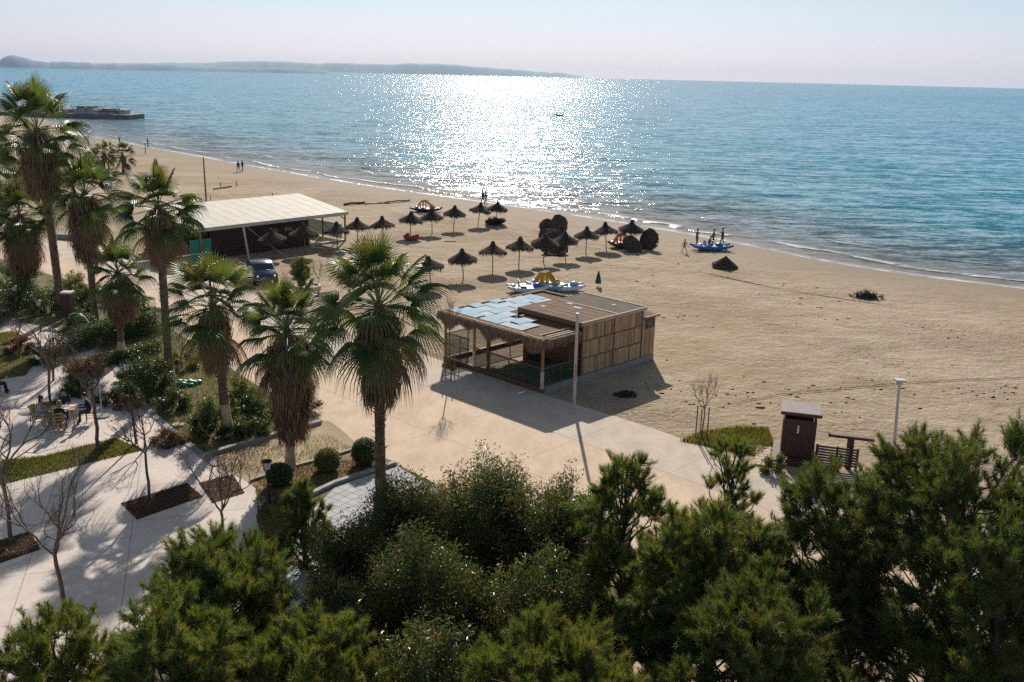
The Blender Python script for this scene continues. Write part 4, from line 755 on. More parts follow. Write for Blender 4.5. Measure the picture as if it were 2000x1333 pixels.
# ------------------------------------------------------------------ hall with the white roof
F2 = P(677, 470); F1 = P(380, 512); hu = nrm(F1 - F2); hv = V(-hu[1], hu[0], 0)
if hv[1] < 0: hv = -hv
HL = np.linalg.norm(F1 - F2) + .3; HD = 7.0
def Hh(u, v, z): return F2 + hu * u + hv * v + Z * z
hall = thing('beach_hall', 'long dark red hall with a cream white membrane roof behind the palms', 'hall', F2)
ze, zr = 2.75, 3.75
m = MB(); nb = 14
for i in range(nb):
    u0, u1 = i * HL / nb, (i + 1) * HL / nb; vs_ = np.linspace(-.3, HD + .3, 7); pr = [(v, ze + (zr - ze) * (.8 * (v + .3) / (HD + .6) + .2 * math.sin((v + .3) / (HD + .6) * math.pi * .5))) for v in vs_]
    for (va, za), (vb, zb) in zip(pr[:-1], pr[1:]): m.add([Hh(u0, va, za), Hh(u1 - .05, va, za), Hh(u1 - .05, vb, zb), Hh(u0, vb, zb)], [(0, 1, 2, 3)], 0, .5); m.add([Hh(u1 - .05, va, za), Hh(u1, va, za + .012), Hh(u1, vb, zb + .012), Hh(u1 - .05, vb, zb)], [(0, 1, 2, 3)], 0, .1)
m.obox(Hh(-.02, -.34, ze - .28), hu * (HL + .04), hv * .05, Z * .30); m.obox(Hh(-.05, -.3, ze - .28), hu * .04, hv * (HD + .6), Z * .3)
m.add([Hh(-.03, -.3, ze), Hh(-.03, HD + .3, ze), Hh(-.03, HD + .3, zr), Hh(-.03, HD * .5, ze + (zr - ze) * .52)], [(0, 1, 2, 3)])
hall_roof = m.build('roof', 'tent', hall)
m = MB(); m.obox(Hh(4.4, .1, 0), hu * (HL - 6.4), hv * .12, Z * 2.6); m.obox(Hh(4.4, .22, 0), hu * .12, hv * (HD - .4), Z * 2.75); m.obox(Hh(4.52, HD - .2, 0), hu * (HL - 4.6), hv * .12, Z * 2.9); m.build('wall', 'tentwall', hall)
for k_, u_ in enumerate((6.0, 7.6)): f_ = MB().obox(Hh(u_, .06, 1.55), hu * 1.0, hv * .05, Z * .45).build('window', 'brown_wood', hall); MB().obox(Hh(u_ + .06, .045, 1.6), hu * .88, hv * .03, Z * .35).build('pane', 'glass_dark', f_, origin=hall.location)
for (u_, v_) in ((.15, 0), (.15, 3.4), (.15, HD), (2.6, HD), (4.4, -.05), (HL - 1, 0), (2.3, 3.4)): MB().tube([Hh(u_, v_, 0), Hh(u_, v_, 2.8)], .09, 8).build('post', 'post', hall, True)
m = MB(); m.add([Hh(.2, .4, .15), Hh(.2, HD, .15), Hh(.2, HD, 1.5), Hh(.2, .4, 1.5)], [(0, 1, 2, 3)]); m.build('windbreak', 'net_teal', hall); m = MB(); m.add([Hh(.2, HD - .05, .15), Hh(4.3, HD - .05, .15), Hh(4.3, HD - .05, 2.1), Hh(.2, HD - .05, 1.5)], [(0, 1, 2, 3)]); m.build('windbreak', 'net_teal', hall); m = MB(); m.add([Hh(HL - 2, .1, .1), Hh(HL, .1, .1), Hh(HL, .1, 1.8), Hh(HL - 2, .1, 1.8)], [(0, 1, 2, 3)]); m.build('windbreak', 'net_teal', hall)
m = MB()
for a, b_ in (((.2, 1.0), (.2, 3.6)), ((.2, 3.6), (.2, HD))):
    m.bar(Hh(a[0], a[1], .2), Hh(b_[0], b_[1], 1.5), .07); m.bar(Hh(a[0], a[1], 1.5), Hh(b_[0], b_[1], 1.5), .07)
m.bar(Hh(.2, HD - .1, .2), Hh(4.3, HD - .1, 1.9), .07); m.bar(Hh(.15, .2, 2.1), Hh(.9, 0.0, 2.6), .07); m.build('braces', 'brown_wood', hall)
m = MB(); m.obox(Hh(.2, -.25, -.05), hu * 4.1, hv * .3, Z * .22); m.build('stone_edge', 'pier_white', hall)
b = P(486, 505); t_ = thing('white_post', 'white painted post with a stay cable before the hall', 'post', b); tp = Rd(474, 437, b[1])
MB().tube([b, tp], [.10, .09], 8).build('shaft', 'white_paint', t_, True); e_ = P(565, 505); MB().tube([tp, (tp + e_) / 2 - Z * .12, e_], .018, 4).build('cable', 'white_paint', t_)
m = MB(); b = P(640, 497); t_ = thing('deck_chair', 'folded wooden deck chair on the sand before the hall', 'deck chair', b)
m.bar(b + V(-.5, 0, .05), b + V(.5, .1, .75), .06); m.bar(b + V(-.5, .5, .05), b + V(.5, .6, .75), .06); m.bar(b + V(.35, 0, .02), b + V(-.3, .1, .5), .06); m.bar(b + V(.35, .5, .02), b + V(-.3, .6, .5), .06); m.bar(b + V(-.5, 0, .07), b + V(-.5, .5, .07), .05); m.bar(b + V(.34, 0, .04), b + V(.34, .5, .04), .05); m.build('frame', 'orange', t_); MB().obox(b + V(-.25, .02, .26), V(.75, .08, .52), V(0, .5, 0), V(0, 0, .02)).build('seat', 'trim', t_)

# ------------------------------------------------------------------ boats
def hull(m, c, L, w, h, rz, mat=0, z=.0, sheer=.25):
    n = 9; ca, sa = math.cos(rz), math.sin(rz); X = V(ca, sa, 0); Y_ = V(-sa, ca, 0); rings = []
    for i in range(n):
        t = i / (n - 1); x = (t - .5) * L; ww = w / 2 * (1 - (abs(2 * t - 1)) ** 3 * .92); hh = h * (.45 + .55 * (1 - abs(2 * t - 1) ** 2)); k_ = h + sheer * h * (2 * t - 1) ** 2 * 2
        rings += [c + X * x + Y_ * (-ww) + Z * (z + k_), c + X * x - Y_ * ww * .7 + Z * (z + k_ - hh * .75), c + X * x + Z * (z + k_ - hh), c + X * x + Y_ * ww * .7 + Z * (z + k_ - hh * .75), c + X * x + Y_ * ww + Z * (z + k_)]
    f = [];
    for i in range(n - 1):
        for j in range(5): a = i * 5 + j; b2 = i * 5 + (j + 1) % 5; f.append((a, b2, b2 + 5, a + 5))
    m.add(rings, f, mat)
def pedalo(px, rz, label, cols=('blue', 'white', 'blue'), L=3.1, slide=None, wheels=True, group='pedal boats on the sand'):
    b = P(*px); b = V(b[0], b[1], 0); ca, sa = math.cos(rz), math.sin(rz); X = V(ca, sa, 0); Y_ = V(-sa, ca, 0); t_ = thing('pedal_boat', label, 'pedal boat', b, group)
    for s_ in (-1, 1): m = MB(); hull(m, b + Y_ * s_ * .48, L, .5, .38, rz); m.build('hull', cols[0], t_, True)
    m = MB(); m.obox(b - X * L * .36 - Y_ * .5 + Z * .34, X * L * .7, Y_ * 1.0, Z * .06); m.build('deck', cols[1], t_)
    for s_ in (-.25, .25):
        m = MB(); o = b - X * .55 + Y_ * (s_ - .2) + Z * .41; m.obox(o, X * .45, Y_ * .4, Z * .14); m.obox(o - X * .1, X * .1 - X * .12, Y_ * .4, Z * .5); m.build('seat', cols[2], t_)
    m = MB(); m.ball(b + X * .75 + Z * .50, (.38, .32, .22), 12); m.build('paddle_cover', cols[2], t_, True)
    m = MB(); m.ball(b - X * 1.1 + Z * .48, (.25, .4, .18), 12); m.build('stern_cover', cols[1], t_, True)
    if slide:
        m = MB(); p = [b - X * 1.0 + Z * .45, b - X * .5 + Z * 1.12, b + X * .05 + Z * 1.16, b + X * .45 + Z * .75, b + X * .95 + Z * .5]
        for a, c in zip(p[:-1], p[1:]):
            m.obox(a - Y_ * .25, c - a, Y_ * .5, Z * .04)
            for s_ in (-.27, .25): m.obox(a + Y_ * s_, c - a, Y_ * .04, Z * .22)
        m.obox(b - X * .4 - Y_ * .2 + Z * .4, X * .12, Y_ * .4, Z * .7); m.obox(b - X * .05 - Y_ * .2 + Z * .4, X * .08, Y_ * .4, Z * .72); m.build('slide', slide, t_)
    else:
        m = MB(); m.tube([b + X * .2 - Y_ * .4 + Z * .4, b + X * .2 - Y_ * .4 + Z * .85, b + X * .2 + Y_ * .4 + Z * .85, b + X * .2 + Y_ * .4 + Z * .4], .022, 6); m.build('rail', 'white', t_, True)
    return t_
pedalo((1030, 571), .12, 'white pedal boat with blue seats at the left of the yellow slide', ('white', 'white', 'blue'))
pedalo((1068, 566), -.5, 'pedal boat carrying a bright yellow slide behind the kiosk', ('pale_blue', 'white', 'yellow'), slide='yellow')
pedalo((1102, 568), .1, 'pale blue pedal boat right of the yellow slide', ('white', 'pale_blue', 'pale_blue'))
pedalo((1389, 489), .12, 'blue and white pedal boat near the waterline with people around it', ('blue', 'white', 'blue'), L=4.0)
pedalo((832, 414), -.05, 'navy and orange pedal boat alone behind the back umbrellas', ('navy', 'orange', 'orange'), L=3.7, slide='orange')
pedalo((1218, 484), .1, 'orange pedal boat half hidden by the last front-row umbrella', ('cloth_brown', 'orange', 'orange'), L=3.0, slide='orange')
b = P(803, 470); m = MB(); m.ball(b + Z * .2, (.75, .4, .22), 12); m.bar(b + V(-.7, 0, .3), b + V(-.2, .1, .62), .12, .3); m.bar(b + V(.1, 0, .3), b + V(.75, .1, .45), .1, .3); tag(m.build('red_seat', 'red', origin=(b[0], b[1], 0)), 'faded red plastic seat lying under a back-row umbrella', 'seat')
b = P(1168, 560); t_ = thing('closed_parasol', 'closed dark green parasol standing behind the kiosk', 'parasol', b); MB().tube([b, b + Z * 1.2], .025, 6).build('pole', 'white_paint', t_); MB().lathe([(.22, .25), (.24, .3), (.14, .85), (.03, 1.22), (.001, 1.25)], 10, b).build('canopy', 'green_cloth', t_)
# fishing boat far out
b = P(1092, 227, SEA); t_ = thing('rowing_boat', 'small dark boat with two figures far out in the glitter', 'boat', b, None); m = MB(); hull(m, b, 4.2, 1.4, .7, .1, z=-.25); m.build('hull', 'log_dark', t_, True)

# ------------------------------------------------------------------ car, car behind the palms
def car(px, rz):
    b = P(*px); ca, sa = math.cos(rz), math.sin(rz); X = V(ca, sa, 0); Y_ = V(-sa, ca, 0); t_ = thing('parked_car', 'dark blue hatchback parked behind the middle palms', 'car', (b[0], b[1], .012)); b = V(b[0], b[1], .012)
    prof = [(-2.0, .35), (-2.05, .75), (-1.85, .95), (-1.45, 1.42), (-.2, 1.5), (.45, 1.38), (1.0, .98), (1.85, .85), (2.05, .6), (2.0, .35)]
    m = MB(); nn_ = len(prof); rows_ = []
    for s_, k_ in ((-.86, 0), (-.80, 1), (.80, 1), (.86, 0)): rows_.append([b + X * p[0] * (1 if k_ else .99) + Y_ * s_ * (1 - .12 * max(0, p[1] - .95)) + Z * (p[1] - (0 if k_ else .05 * (p[1] > .5))) for p in prof])
    f = []; vv = sum(rows_, [])
    for r_ in range(3):
        for i in range(nn_ - 1): f.append((r_ * nn_ + i, r_ * nn_ + i + 1, (r_ + 1) * nn_ + i + 1, (r_ + 1) * nn_ + i))
    m.add(vv, f)
    for r_ in (0, 3):
        c0 = len(prof); cen = b + X * 0 + Y_ * (-.86 if r_ == 0 else .86) * .99 + Z * .7; rr_ = rows_[r_]; m.add(rr_ + [cen], [(i, i + 1, nn_) for i in range(nn_ - 1)] + [(nn_ - 1, 0, nn_)])
    m.build('body', 'carpaint', t_, True)
    m = MB()
    for s_ in (-1, 1):
        y = .875 * s_; q = [(-1.35, 1.0), (-1.2, 1.36), (-.2, 1.42), (.40, 1.32), (.78, 1.0)]
        pts = [b + X * a + Y_ * (y * (1 - .12 * max(0, z - .95)) + .005 * s_) + Z * z for a, z in q]; m.add(pts, [(0, 1, 2), (0, 2, 3), (0, 3, 4)])
    m.add([b + X * .48 + Y_ * -.72 + Z * 1.385, b + X * .48 + Y_ * .72 + Z * 1.385, b + X * 1.0 + Y_ * .78 + Z * 1.005, b + X * 1.0 - Y_ * .78 + Z * 1.005], [(0, 1, 2, 3)]); m.add([b - X * 1.49 - Y_ * .72 + Z * 1.40, b - X * 1.49 + Y_ * .72 + Z * 1.40, b - X * 1.87 + Y_ * .76 + Z * 1.0, b - X * 1.87 - Y_ * .76 + Z * 1.0], [(0, 1, 2, 3)]); m.build('window', 'glass_dark', t_)
    for sx2 in (-1.3, 1.3):
        for s_ in (-1, 1): c = b + X * sx2 + Y_ * s_ * .78 + Z * .32; w_ = MB().tube([c - Y_ * .11, c + Y_ * .11], .32, 16).build('wheel', 'rubber', t_); MB().tube([c - Y_ * .12, c + Y_ * .12], .19, 12).build('rim', 'white_paint', w_, origin=t_.location)
    for s_ in (-1, 1): MB().ball(b + X * 1.98 + Y_ * .62 * s_ + Z * .68, (.1, .16, .09), 8).build('headlight', 'white', t_)
car((512, 548), -1.15)

# ------------------------------------------------------------------ people
def person(pos, label, pose='stand', rz=0.0, h=1.72, top='cloth_black', legs='cloth_navy', hair='hair_dark', group=None, bare_=False, z0=0.0, longhair=False, step=.12, arm=0.1, seed=0):
    k = h / 1.75; rs = np.random.RandomState(seed + 50); seat = .46
    J = {}
    if pose == 'sit':
        J['pel'] = V(0, 0, seat + .08); J['che'] = V(.10, 0, seat + .48); J['nek'] = V(.16, 0, seat + .64); J['hed'] = V(.22, 0, seat + .82)
    else: J['pel'] = V(0, 0, .93); J['che'] = V(.02, 0, 1.30); J['nek'] = V(.03, 0, 1.48); J['hed'] = V(.05, 0, 1.65)
    J['spi'] = (J['pel'] + J['che']) / 2
    vs_, es, rd, mt = [], [], [], []
    def nd(p, r_, m_, par=None):
        vs_.append(np.asarray(p, float) * k); rd.append(r_ * k); mt.append(m_); i = len(vs_) - 1
        if par is not None: es.append((par, i))
        return i
    pel = nd(J['pel'], .135, 1); spi = nd(J['spi'], .125, 0, pel); che = nd(J['che'], .145, 0, spi); nek = nd(J['nek'], .055, 2, che); h1 = nd(J['nek'] + (J['hed'] - J['nek']) * .55, .075, 2, nek); hd = nd(J['hed'], .098, 2, h1); nd(J['hed'] + V(0.0, 0, .07), .07, 2, hd)
    fac = nd(J['hed'] + V(.098, 0, -.01), .018, 2, hd)
    for s_ in (-1, 1):
        sh_ = nd(J['che'] + V(0, .17 * s_, .07), .062, 0, che); 
        if pose == 'sit': el_ = nd(J['che'] + V(.10, .23 * s_, -.18), .045, 0, sh_); ha = nd(J['che'] + V(.36, .14 * s_, -.16), .032, 2 if bare_ else 0, el_); hd_ = nd(J['che'] + V(.43, .13 * s_, -.15), .034, 2, ha); fd = V(1, 0, -.15)
        elif pose == 'reach': el_ = nd(J['che'] + V(.22, .18 * s_, -.08), .043, 0, sh_); ha = nd(J['che'] + V(.44, .13 * s_, -.10), .03, 2, el_); hd_ = nd(J['che'] + V(.51, .12 * s_, -.11), .034, 2, ha); fd = V(1, 0, -.2)
        else: el_ = nd(J['che'] + V(arm * s_, .22 * s_, -.20), .044, 2 if bare_ else 0, sh_); ha = nd(J['che'] + V(arm * 2 * s_ + .06, .24 * s_, -.44), .031, 2, el_); hd_ = nd(J['che'] + V(arm * 2.2 * s_ + .07, .24 * s_, -.51), .033, 2, ha); fd = V(.15, 0, -1)
        base_ = vs_[hd_] / k; side = nrm(np.cross(fd, V(0, 1, 0))) if abs(fd[2]) < .5 else V(1, 0, 0); side = V(0, 1, 0) if abs(fd[2]) < .5 else V(1, 0, 0)
        for f in range(4): a = nd(base_ + nrm(fd) * .05 + side * (.022 * (f - 1.5)), .0095, 2, hd_); nd(base_ + nrm(fd) * (.085 + .012 * (1 - abs(f - 1.5) / 2)) + side * (.024 * (f - 1.5)) + V(0, -.01 * s_, -.01), .008, 2, a)
        th_ = nd(base_ + side * .045 + nrm(fd) * .01, .011, 2, hd_); nd(base_ + side * .06 + nrm(fd) * .04, .009, 2, th_)
        if pose == 'sit': hp = nd(J['pel'] + V(.03, .10 * s_, -.02), .088, 1, pel); kn = nd(V(.45, .12 * s_, seat + .03), .062, 1, hp); an = nd(V(.47, .12 * s_, .09), .042, 1, kn); to = nd(V(.61, .13 * s_, .035), .036, 3, an); nd(V(.42, .12 * s_, .04), .036, 3, an)
        else: st_ = step * s_; hp = nd(J['pel'] + V(.0, .09 * s_, -.06), .088, 1, pel); kn = nd(V(st_ * .7 + .04, .10 * s_, .50), .058, 1 if not bare_ or top != 'skin' else 2, hp); an = nd(V(st_ * 1.5 - .02, .10 * s_, .09), .038, 2 if bare_ else 1, kn); nd(V(st_ * 1.5 + .15, .12 * s_, .035), .034, 3, an); nd(V(st_ * 1.5 - .06, .10 * s_, .04), .035, 3, an)
    me = bpy.data.meshes.new('person_cage'); me.from_pydata([tuple(v) for v in vs_], es, []); tmp = bpy.data.objects.new('tmp', me); C.objects.link(tmp)
    sk = tmp.modifiers.new('s', 'SKIN'); sub = tmp.modifiers.new('d', 'SUBSURF'); sub.levels = sub.render_levels = 1
    for i, r_ in enumerate(rd): me.skin_vertices[0].data[i].radius = (r_, r_ * (1.25 if i in (pel, spi, che) else 1)); me.skin_vertices[0].data[i].use_root = (i == 0)
    dg = bpy.context.evaluated_depsgraph_get(); dg.update(); bm_ = bpy.data.meshes.new_from_object(tmp.evaluated_get(dg)); bpy.data.objects.remove(tmp)
    bm_.name = 'person_body'; bm_.materials.clear()
    for m_ in (top, legs, 'skin', 'rubber'): bm_.materials.append(M[m_])
    E_ = np.array(es); A_ = np.array(vs_); nv = len(bm_.polygons); cen = np.zeros(nv * 3); bm_.polygons.foreach_get('center', cen); cen = cen.reshape(-1, 3)
    a = A_[E_[:, 0]]; d = A_[E_[:, 1]] - a; tt_ = np.clip(((cen[:, None] - a) * d).sum(-1) / (d * d).sum(-1), 0, 1); dist = np.linalg.norm(cen[:, None] - (a + tt_[..., None] * d), axis=-1) - np.array(rd)[E_[:, 1]] * .6; bi = dist.argmin(1); tsel = tt_[np.arange(nv), bi]
    mta = np.array(mt); midx = np.where(tsel < .35, mta[E_[bi, 0]], mta[E_[bi, 1]]); bm_.polygons.foreach_set('material_index', midx.astype(np.int32)); bm_.polygons.foreach_set('use_smooth', np.ones(nv, bool))
    ob = bpy.data.objects.new('person', bm_); C.objects.link(ob); ob.location = (float(pos[0]), float(pos[1]), z0); ob.rotation_euler = (0, 0, rz); tag(ob, label, 'person', group)
    hh = J['hed'] * k; m = MB(); m.ball(hh + V(-.02, 0, .045) * k, V(.112, .104, .105) * k, 12)
    if longhair: m.ball(hh + V(-.07, 0, -.10) * k, V(.07, .10, .17) * k, 10)
    ho = m.build('hair', hair, None, True); ho.parent = ob
    m = MB()
    for s_ in (-1, 1): m.ball(hh + V(.088, .033 * s_, .012) * k, V(.012, .013, .010) * k, 8)
    ey = m.build('eyes', 'rubber'); ey.parent = ob
    return ob
gb = 'people on the beach'
person(P(466, 336), 'left one of two people walking together on the far wet sand', 'stand', 2.6, 1.72, 'cloth_black', 'cloth_black', group=gb, step=.16, seed=1)
person(P(474, 335), 'right one of two people walking together on the far wet sand', 'stand', 2.6, 1.68, 'cloth_navy', 'cloth_black', group=gb, step=-.16, seed=2)
person(P(943, 400), 'left one of a couple strolling by the swash above the back umbrellas', 'stand', 2.9, 1.78, 'cloth_black', 'cloth_navy', group=gb, step=.14, seed=3)
person(P(949, 400), 'right one of a couple strolling by the swash above the back umbrellas', 'stand', 2.9, 1.70, 'cloth_grey', 'cloth_black', group=gb, step=-.12, seed=4)
person(P(1336, 494), 'child in shorts running on the sand left of the blue pedal boat', 'stand', -.9, 1.25, 'skin', 'cloth_brown', group=gb, bare_=True, step=.24, arm=.2, seed=5)
person(P(1360, 482), 'adult in a grey top standing left of the blue pedal boat', 'stand', .4, 1.74, 'cloth_grey', 'cloth_black', group=gb, step=.05, seed=6)
person(P(1392, 480), 'person standing just behind the middle of the blue pedal boat', 'stand', -.5, 1.6, 'cloth_grey', 'cloth_black', group=gb, step=.02, seed=7)
person(P(1410, 481), 'person in brown reaching at the right end of the blue pedal boat', 'reach', 2.7, 1.78, 'cloth_brown', 'cloth_black', group=gb, step=.12, seed=8)
person(P(1383, 488), 'person crouched on the seat of the blue pedal boat', 'sit', .2, 1.5, 'cloth_navy', 'cloth_navy', group=gb, z0=.1, seed=9)
person(P(234, 285), 'far dark figure on the beach above the small palms', 'stand', 1, 1.75, 'cloth_black', 'cloth_black', group=gb, seed=10)
person(P(289, 288), 'far figure at the waterline right of the net post', 'stand', 1, 1.75, 'cloth_navy', 'cloth_black', group=gb, seed=11)
person(P(216, 294), 'far figure stooping between the small palms and the sea', 'reach', 1, 1.7, 'cloth_black', 'cloth_grey', group=gb, seed=12)
person(P(1086, 227, SEA), 'figure sitting at the left end of the far boat', 'sit', 0, 1.7, 'cloth_black', 'cloth_black', group='people in the far boat', z0=-.35, seed=13)
person(P(1096, 227, SEA), 'figure sitting at the right end of the far boat', 'sit', 3, 1.7, 'cloth_black', 'cloth_black', group='people in the far boat', z0=-.35, seed=14)

# ------------------------------------------------------------------ cafe table with four people
def chair(pos, rz, label, mat='chair_wood'):
    t_ = thing('wooden_chair', label, 'chair', (0, 0, 0), 'wooden cafe chairs on the plaza'); MB().box((0, 0, .45), (.42, .42, .04)).build('seat', mat, t_)
    for x in (-.18, .18):
        for y in (-.18, .18): MB().tube([(x, y, 0), (x, y, .44 if x > 0 else .95)], .02, 6).build('leg', mat, t_)
    m = MB()
    for z in (.62, .76, .90): m.box((-.19, 0, z), (.02, .34, .07))
    m.build('backrest', mat, t_); [MB().box((0, y_, .22), (.34, .02, .02)).build('stretcher', mat, t_) for y_ in (-.18, .18)]
    t_.location = (float(pos[0]), float(pos[1]), .028); t_.rotation_euler = (0, 0, rz); return t_
tc_ = P(126, 829); t_ = thing('cafe_table', 'small cafe table set with white plates on the shaded plaza', 'table', (tc_[0], tc_[1], .028)); c = V(tc_[0], tc_[1], .028)
MB().box(c + Z * .74, (1.1, .85, .04), .3).build('table_top', 'chair_wood', t_)
for x in (-.45, .45):
    for y in (-.33, .33): MB().tube([c + V(x * math.cos(.3) - y * math.sin(.3), x * math.sin(.3) + y * math.cos(.3), 0), c + V(x * math.cos(.3) - y * math.sin(.3), x * math.sin(.3) + y * math.cos(.3), .72)], .025, 6).build('leg', 'chair_wood', t_)
for i, (x, y) in enumerate(((-.3, -.15), (-.05, .2), (.25, -.1), (.35, .22), (0, -.25))):
    tag(MB().lathe([(.001, .0), (.10, .005), (.13, .02), (.125, .022), (.09, .012), (.001, .012)], 14, c + V(x, y, .762)).build('plate', 'white', origin=c + V(x, y, .762)), ['plate at the near left of the table', 'plate at the far left of the table', 'plate at the middle right of the table', 'plate at the far right corner of the table', 'plate at the near edge of the table'][i], 'plate', 'white plates on the cafe table')
gs = 'people sitting at the cafe table'
for (dx, dy, rz, lb, tp_, lg, hr, lh, cl) in ((.30, -1.02, 1.75, 'woman in black seen from behind with light brown hair', 'cloth_black', 'cloth_black', 'hair_blond', True, 'yellow wooden chair at the near side, under the person in black'),
        (-1.02, -.25, .25, 'person in a pale pink top at the left end of the table', 'cloth_pink', 'cloth_blue', 'hair_dark', True, 'wooden chair at the left end, under the person in pink'),
        (1.05, .35, 3.5, 'person in a dark coat at the right end of the table', 'cloth_black', 'cloth_navy', 'hair_dark', False, 'wooden chair at the right end of the table'),
        (-.35, 1.0, -1.3, 'person in dark clothes at the far side of the table', 'cloth_navy', 'cloth_black', 'hair_dark', False, 'wooden chair at the far side of the table')):
    chair(c + V(dx, dy, 0), rz, cl); person(c + V(dx, dy, 0), lb, 'sit', rz, 1.72, tp_, lg, hr, gs, z0=.03, longhair=lh, seed=int(abs(dx) * 100))
chair(P(100, 832), .2, 'empty wooden chair pulled out left of the table'); 
cp = P(-8, 770); chair(cp, .3, 'chair at the left edge of the photo, under the figure in black'); person(cp, 'figure in black sitting at the very left edge', 'sit', .3, 1.75, 'cloth_black', 'cloth_black', 'hair_dark', 'people on the plaza', z0=.03)
b = P(200, 815); t_ = thing('parasol_base', 'round pale parasol foot with a stub pole beside the tree', 'parasol base', (b[0], b[1], .028)); MB().lathe([(.001, .0), (.32, .0), (.33, .06), (.05, .1), (.001, .1)], 20, V(b[0], b[1], .028)).build('foot', 'kerb', t_); MB().tube([V(b[0], b[1], .1), V(b[0], b[1], 1.5)], .022, 8).build('pole', 'white_paint', t_)

# ------------------------------------------------------------------ lanterns
def lantern(base, head, label, mat='brown_wood', s=1.0):
    b = P(*base); tp = Rd(head[0], head[1], b[1]); t_ = thing('garden_lantern', label, 'lantern', b, 'garden lanterns on slim posts'); MB().tube([V(b[0], b[1], 0), V(tp[0], tp[1], tp[2] - .2)], [.05, .035], 8).build('post', mat, t_, True)
    m = MB(); c = V(tp[0], tp[1], tp[2]); m.lathe([(.001, .20 * s), (.19 * s, .13 * s), (.18 * s, .11 * s)], 6, c); m.lathe([(.10 * s, -.2 * s), (.12 * s, -.17 * s), (.001, -.17 * s)], 6, c); [m.bar(c + V(.115 * s * math.cos(a), .115 * s * math.sin(a), -.2 * s), c + V(.165 * s * math.cos(a), .165 * s * math.sin(a), .14 * s), .015) for a in np.arange(6) * math.pi / 3]; m.build('frame', mat, t_); MB().lathe([(.10 * s, -.17 * s), (.15 * s, .11 * s), (.001, .12 * s)], 6, c).build('glass', 'white_paint', t_)
lantern((32, 625), (28, 563), 'lantern furthest left beside the bushes at the plaza'); lantern((80, 650), (75, 592), 'lantern with a white glass box left of the brown pillar'); lantern((266, 868), (246, 715), 'tall lantern rising in front of the glossy shrub by the plaza edge', s=1.1); lantern((527, 985), (521, 908), 'black lantern beside the low round bush near the lower kerb', 'rubber', 1.1)
b = P(137, 622); tp = Rd(132, 573, b[1]); t_ = thing('wooden_pillar', 'brown wooden pillar with a white top between palm trunks', 'pillar', b); MB().box(V(b[0], b[1], tp[2] / 2), (.45, .45, tp[2])).build('shaft', 'brown_wood', t_); MB().box(V(b[0], b[1], tp[2] + .06), (.7, .6, .1)).build('cap', 'white_paint', t_)

# ------------------------------------------------------------------ changing booth, shower, rail
b = P(1545, 912); bu = nrm(P(1588, 905) - b); bu = nrm(V(1, -.28, 0)); bv = V(-bu[1], bu[0], 0)
o = P(1522, 900); o[2] = 0
def Bz(u, v, z): return o + bu * u + bv * v + Z * z
t_ = thing('changing_booth', 'dark brown wooden changing booth with a flat grey roof on the beach edge', 'booth', o)
m = MB(); m.obox(Bz(0, 0, .25), bu * 1.35, bv * .06, Z * 1.65); m.obox(Bz(1.29, .07, .25), bu * .06, bv * 1.2, Z * 1.65); m.obox(Bz(0, .07, .25), bu * .06, bv * 1.2, Z * 1.65); m.obox(Bz(.07, 1.21, .25), bu * 1.2, bv * .06, Z * 1.65); m.build('wall', 'brown_wood', t_)
for u_, v_ in ((0.02, .02), (1.25, .02), (.02, 1.2), (1.25, 1.2)): MB().obox(Bz(u_, v_, 1.9), bu * .07, bv * .07, Z * .32).build('corner_post', 'brown_wood', t_)
m = MB(); m.obox(Bz(-.12, -.12, 2.2), bu * 1.6, bv * 1.5, Z * .06, 0); m.obox(Bz(-.14, -.15, 2.12), bu * 1.64, bv * .04, Z * .13, 1); m.obox(Bz(1.48, -.1, 2.12), bu * .04, bv * 1.5, Z * .13, 1); m.build('roof', ['grey_roof', 'brown_wood'], t_)
m = MB(); m.ball(Bz(.62, -.015, 1.62), (.05, .02, .05), 8); m.obox(Bz(.58, -.02, 1.32), bu * .08, bv * .015, Z * .24); m.build('pictogram', 'white', t_)
m = MB(); m.obox(Bz(-.3, -.5, .0), bu * 2.6, bv * 2.2, Z * .22); m.build('platform', 'brown_wood', t_)
fo = Bz(1.45, -.2, 0); t_ = thing('slatted_fence', 'low brown fence of horizontal slats right of the changing booth', 'fence', fo); 
m = MB()
for i in range(7): m.bar(fo + Z * (.22 + i * .12), fo + bu * 1.6 + Z * (.22 + i * .12), .03, .08)
m.build('slats', 'brown_wood', t_)
for x in (0, .8, 1.6): MB().bar(fo + bu * x + bv * .05 + Z * 0, fo + bu * x + bv * .05 + Z * 1.0, .08).build('fence_post', 'brown_wood', t_)
b = P(1655, 915); tp = Rd(1660, 857, b[1]); t_ = thing('shower_post', 'brown T-shaped wooden shower post beside the slatted fence', 'shower', b); MB().bar(V(b[0], b[1], 0), V(b[0], b[1], tp[2]), .22, .22).build('post', 'brown_wood', t_); MB().bar(V(b[0], b[1], tp[2] + .06) - bu * .9, V(b[0], b[1], tp[2] + .06) + bu * .9, .22, .12).build('crossbar', 'brown_wood', t_)
m = MB(); 
for i in range(7): m.obox(Bz(-1.0 + i * .0, -.9 + i * .32, .03), bu * .62, bv * .26, Z * .05)
struct('boardwalk', m, 'trim')

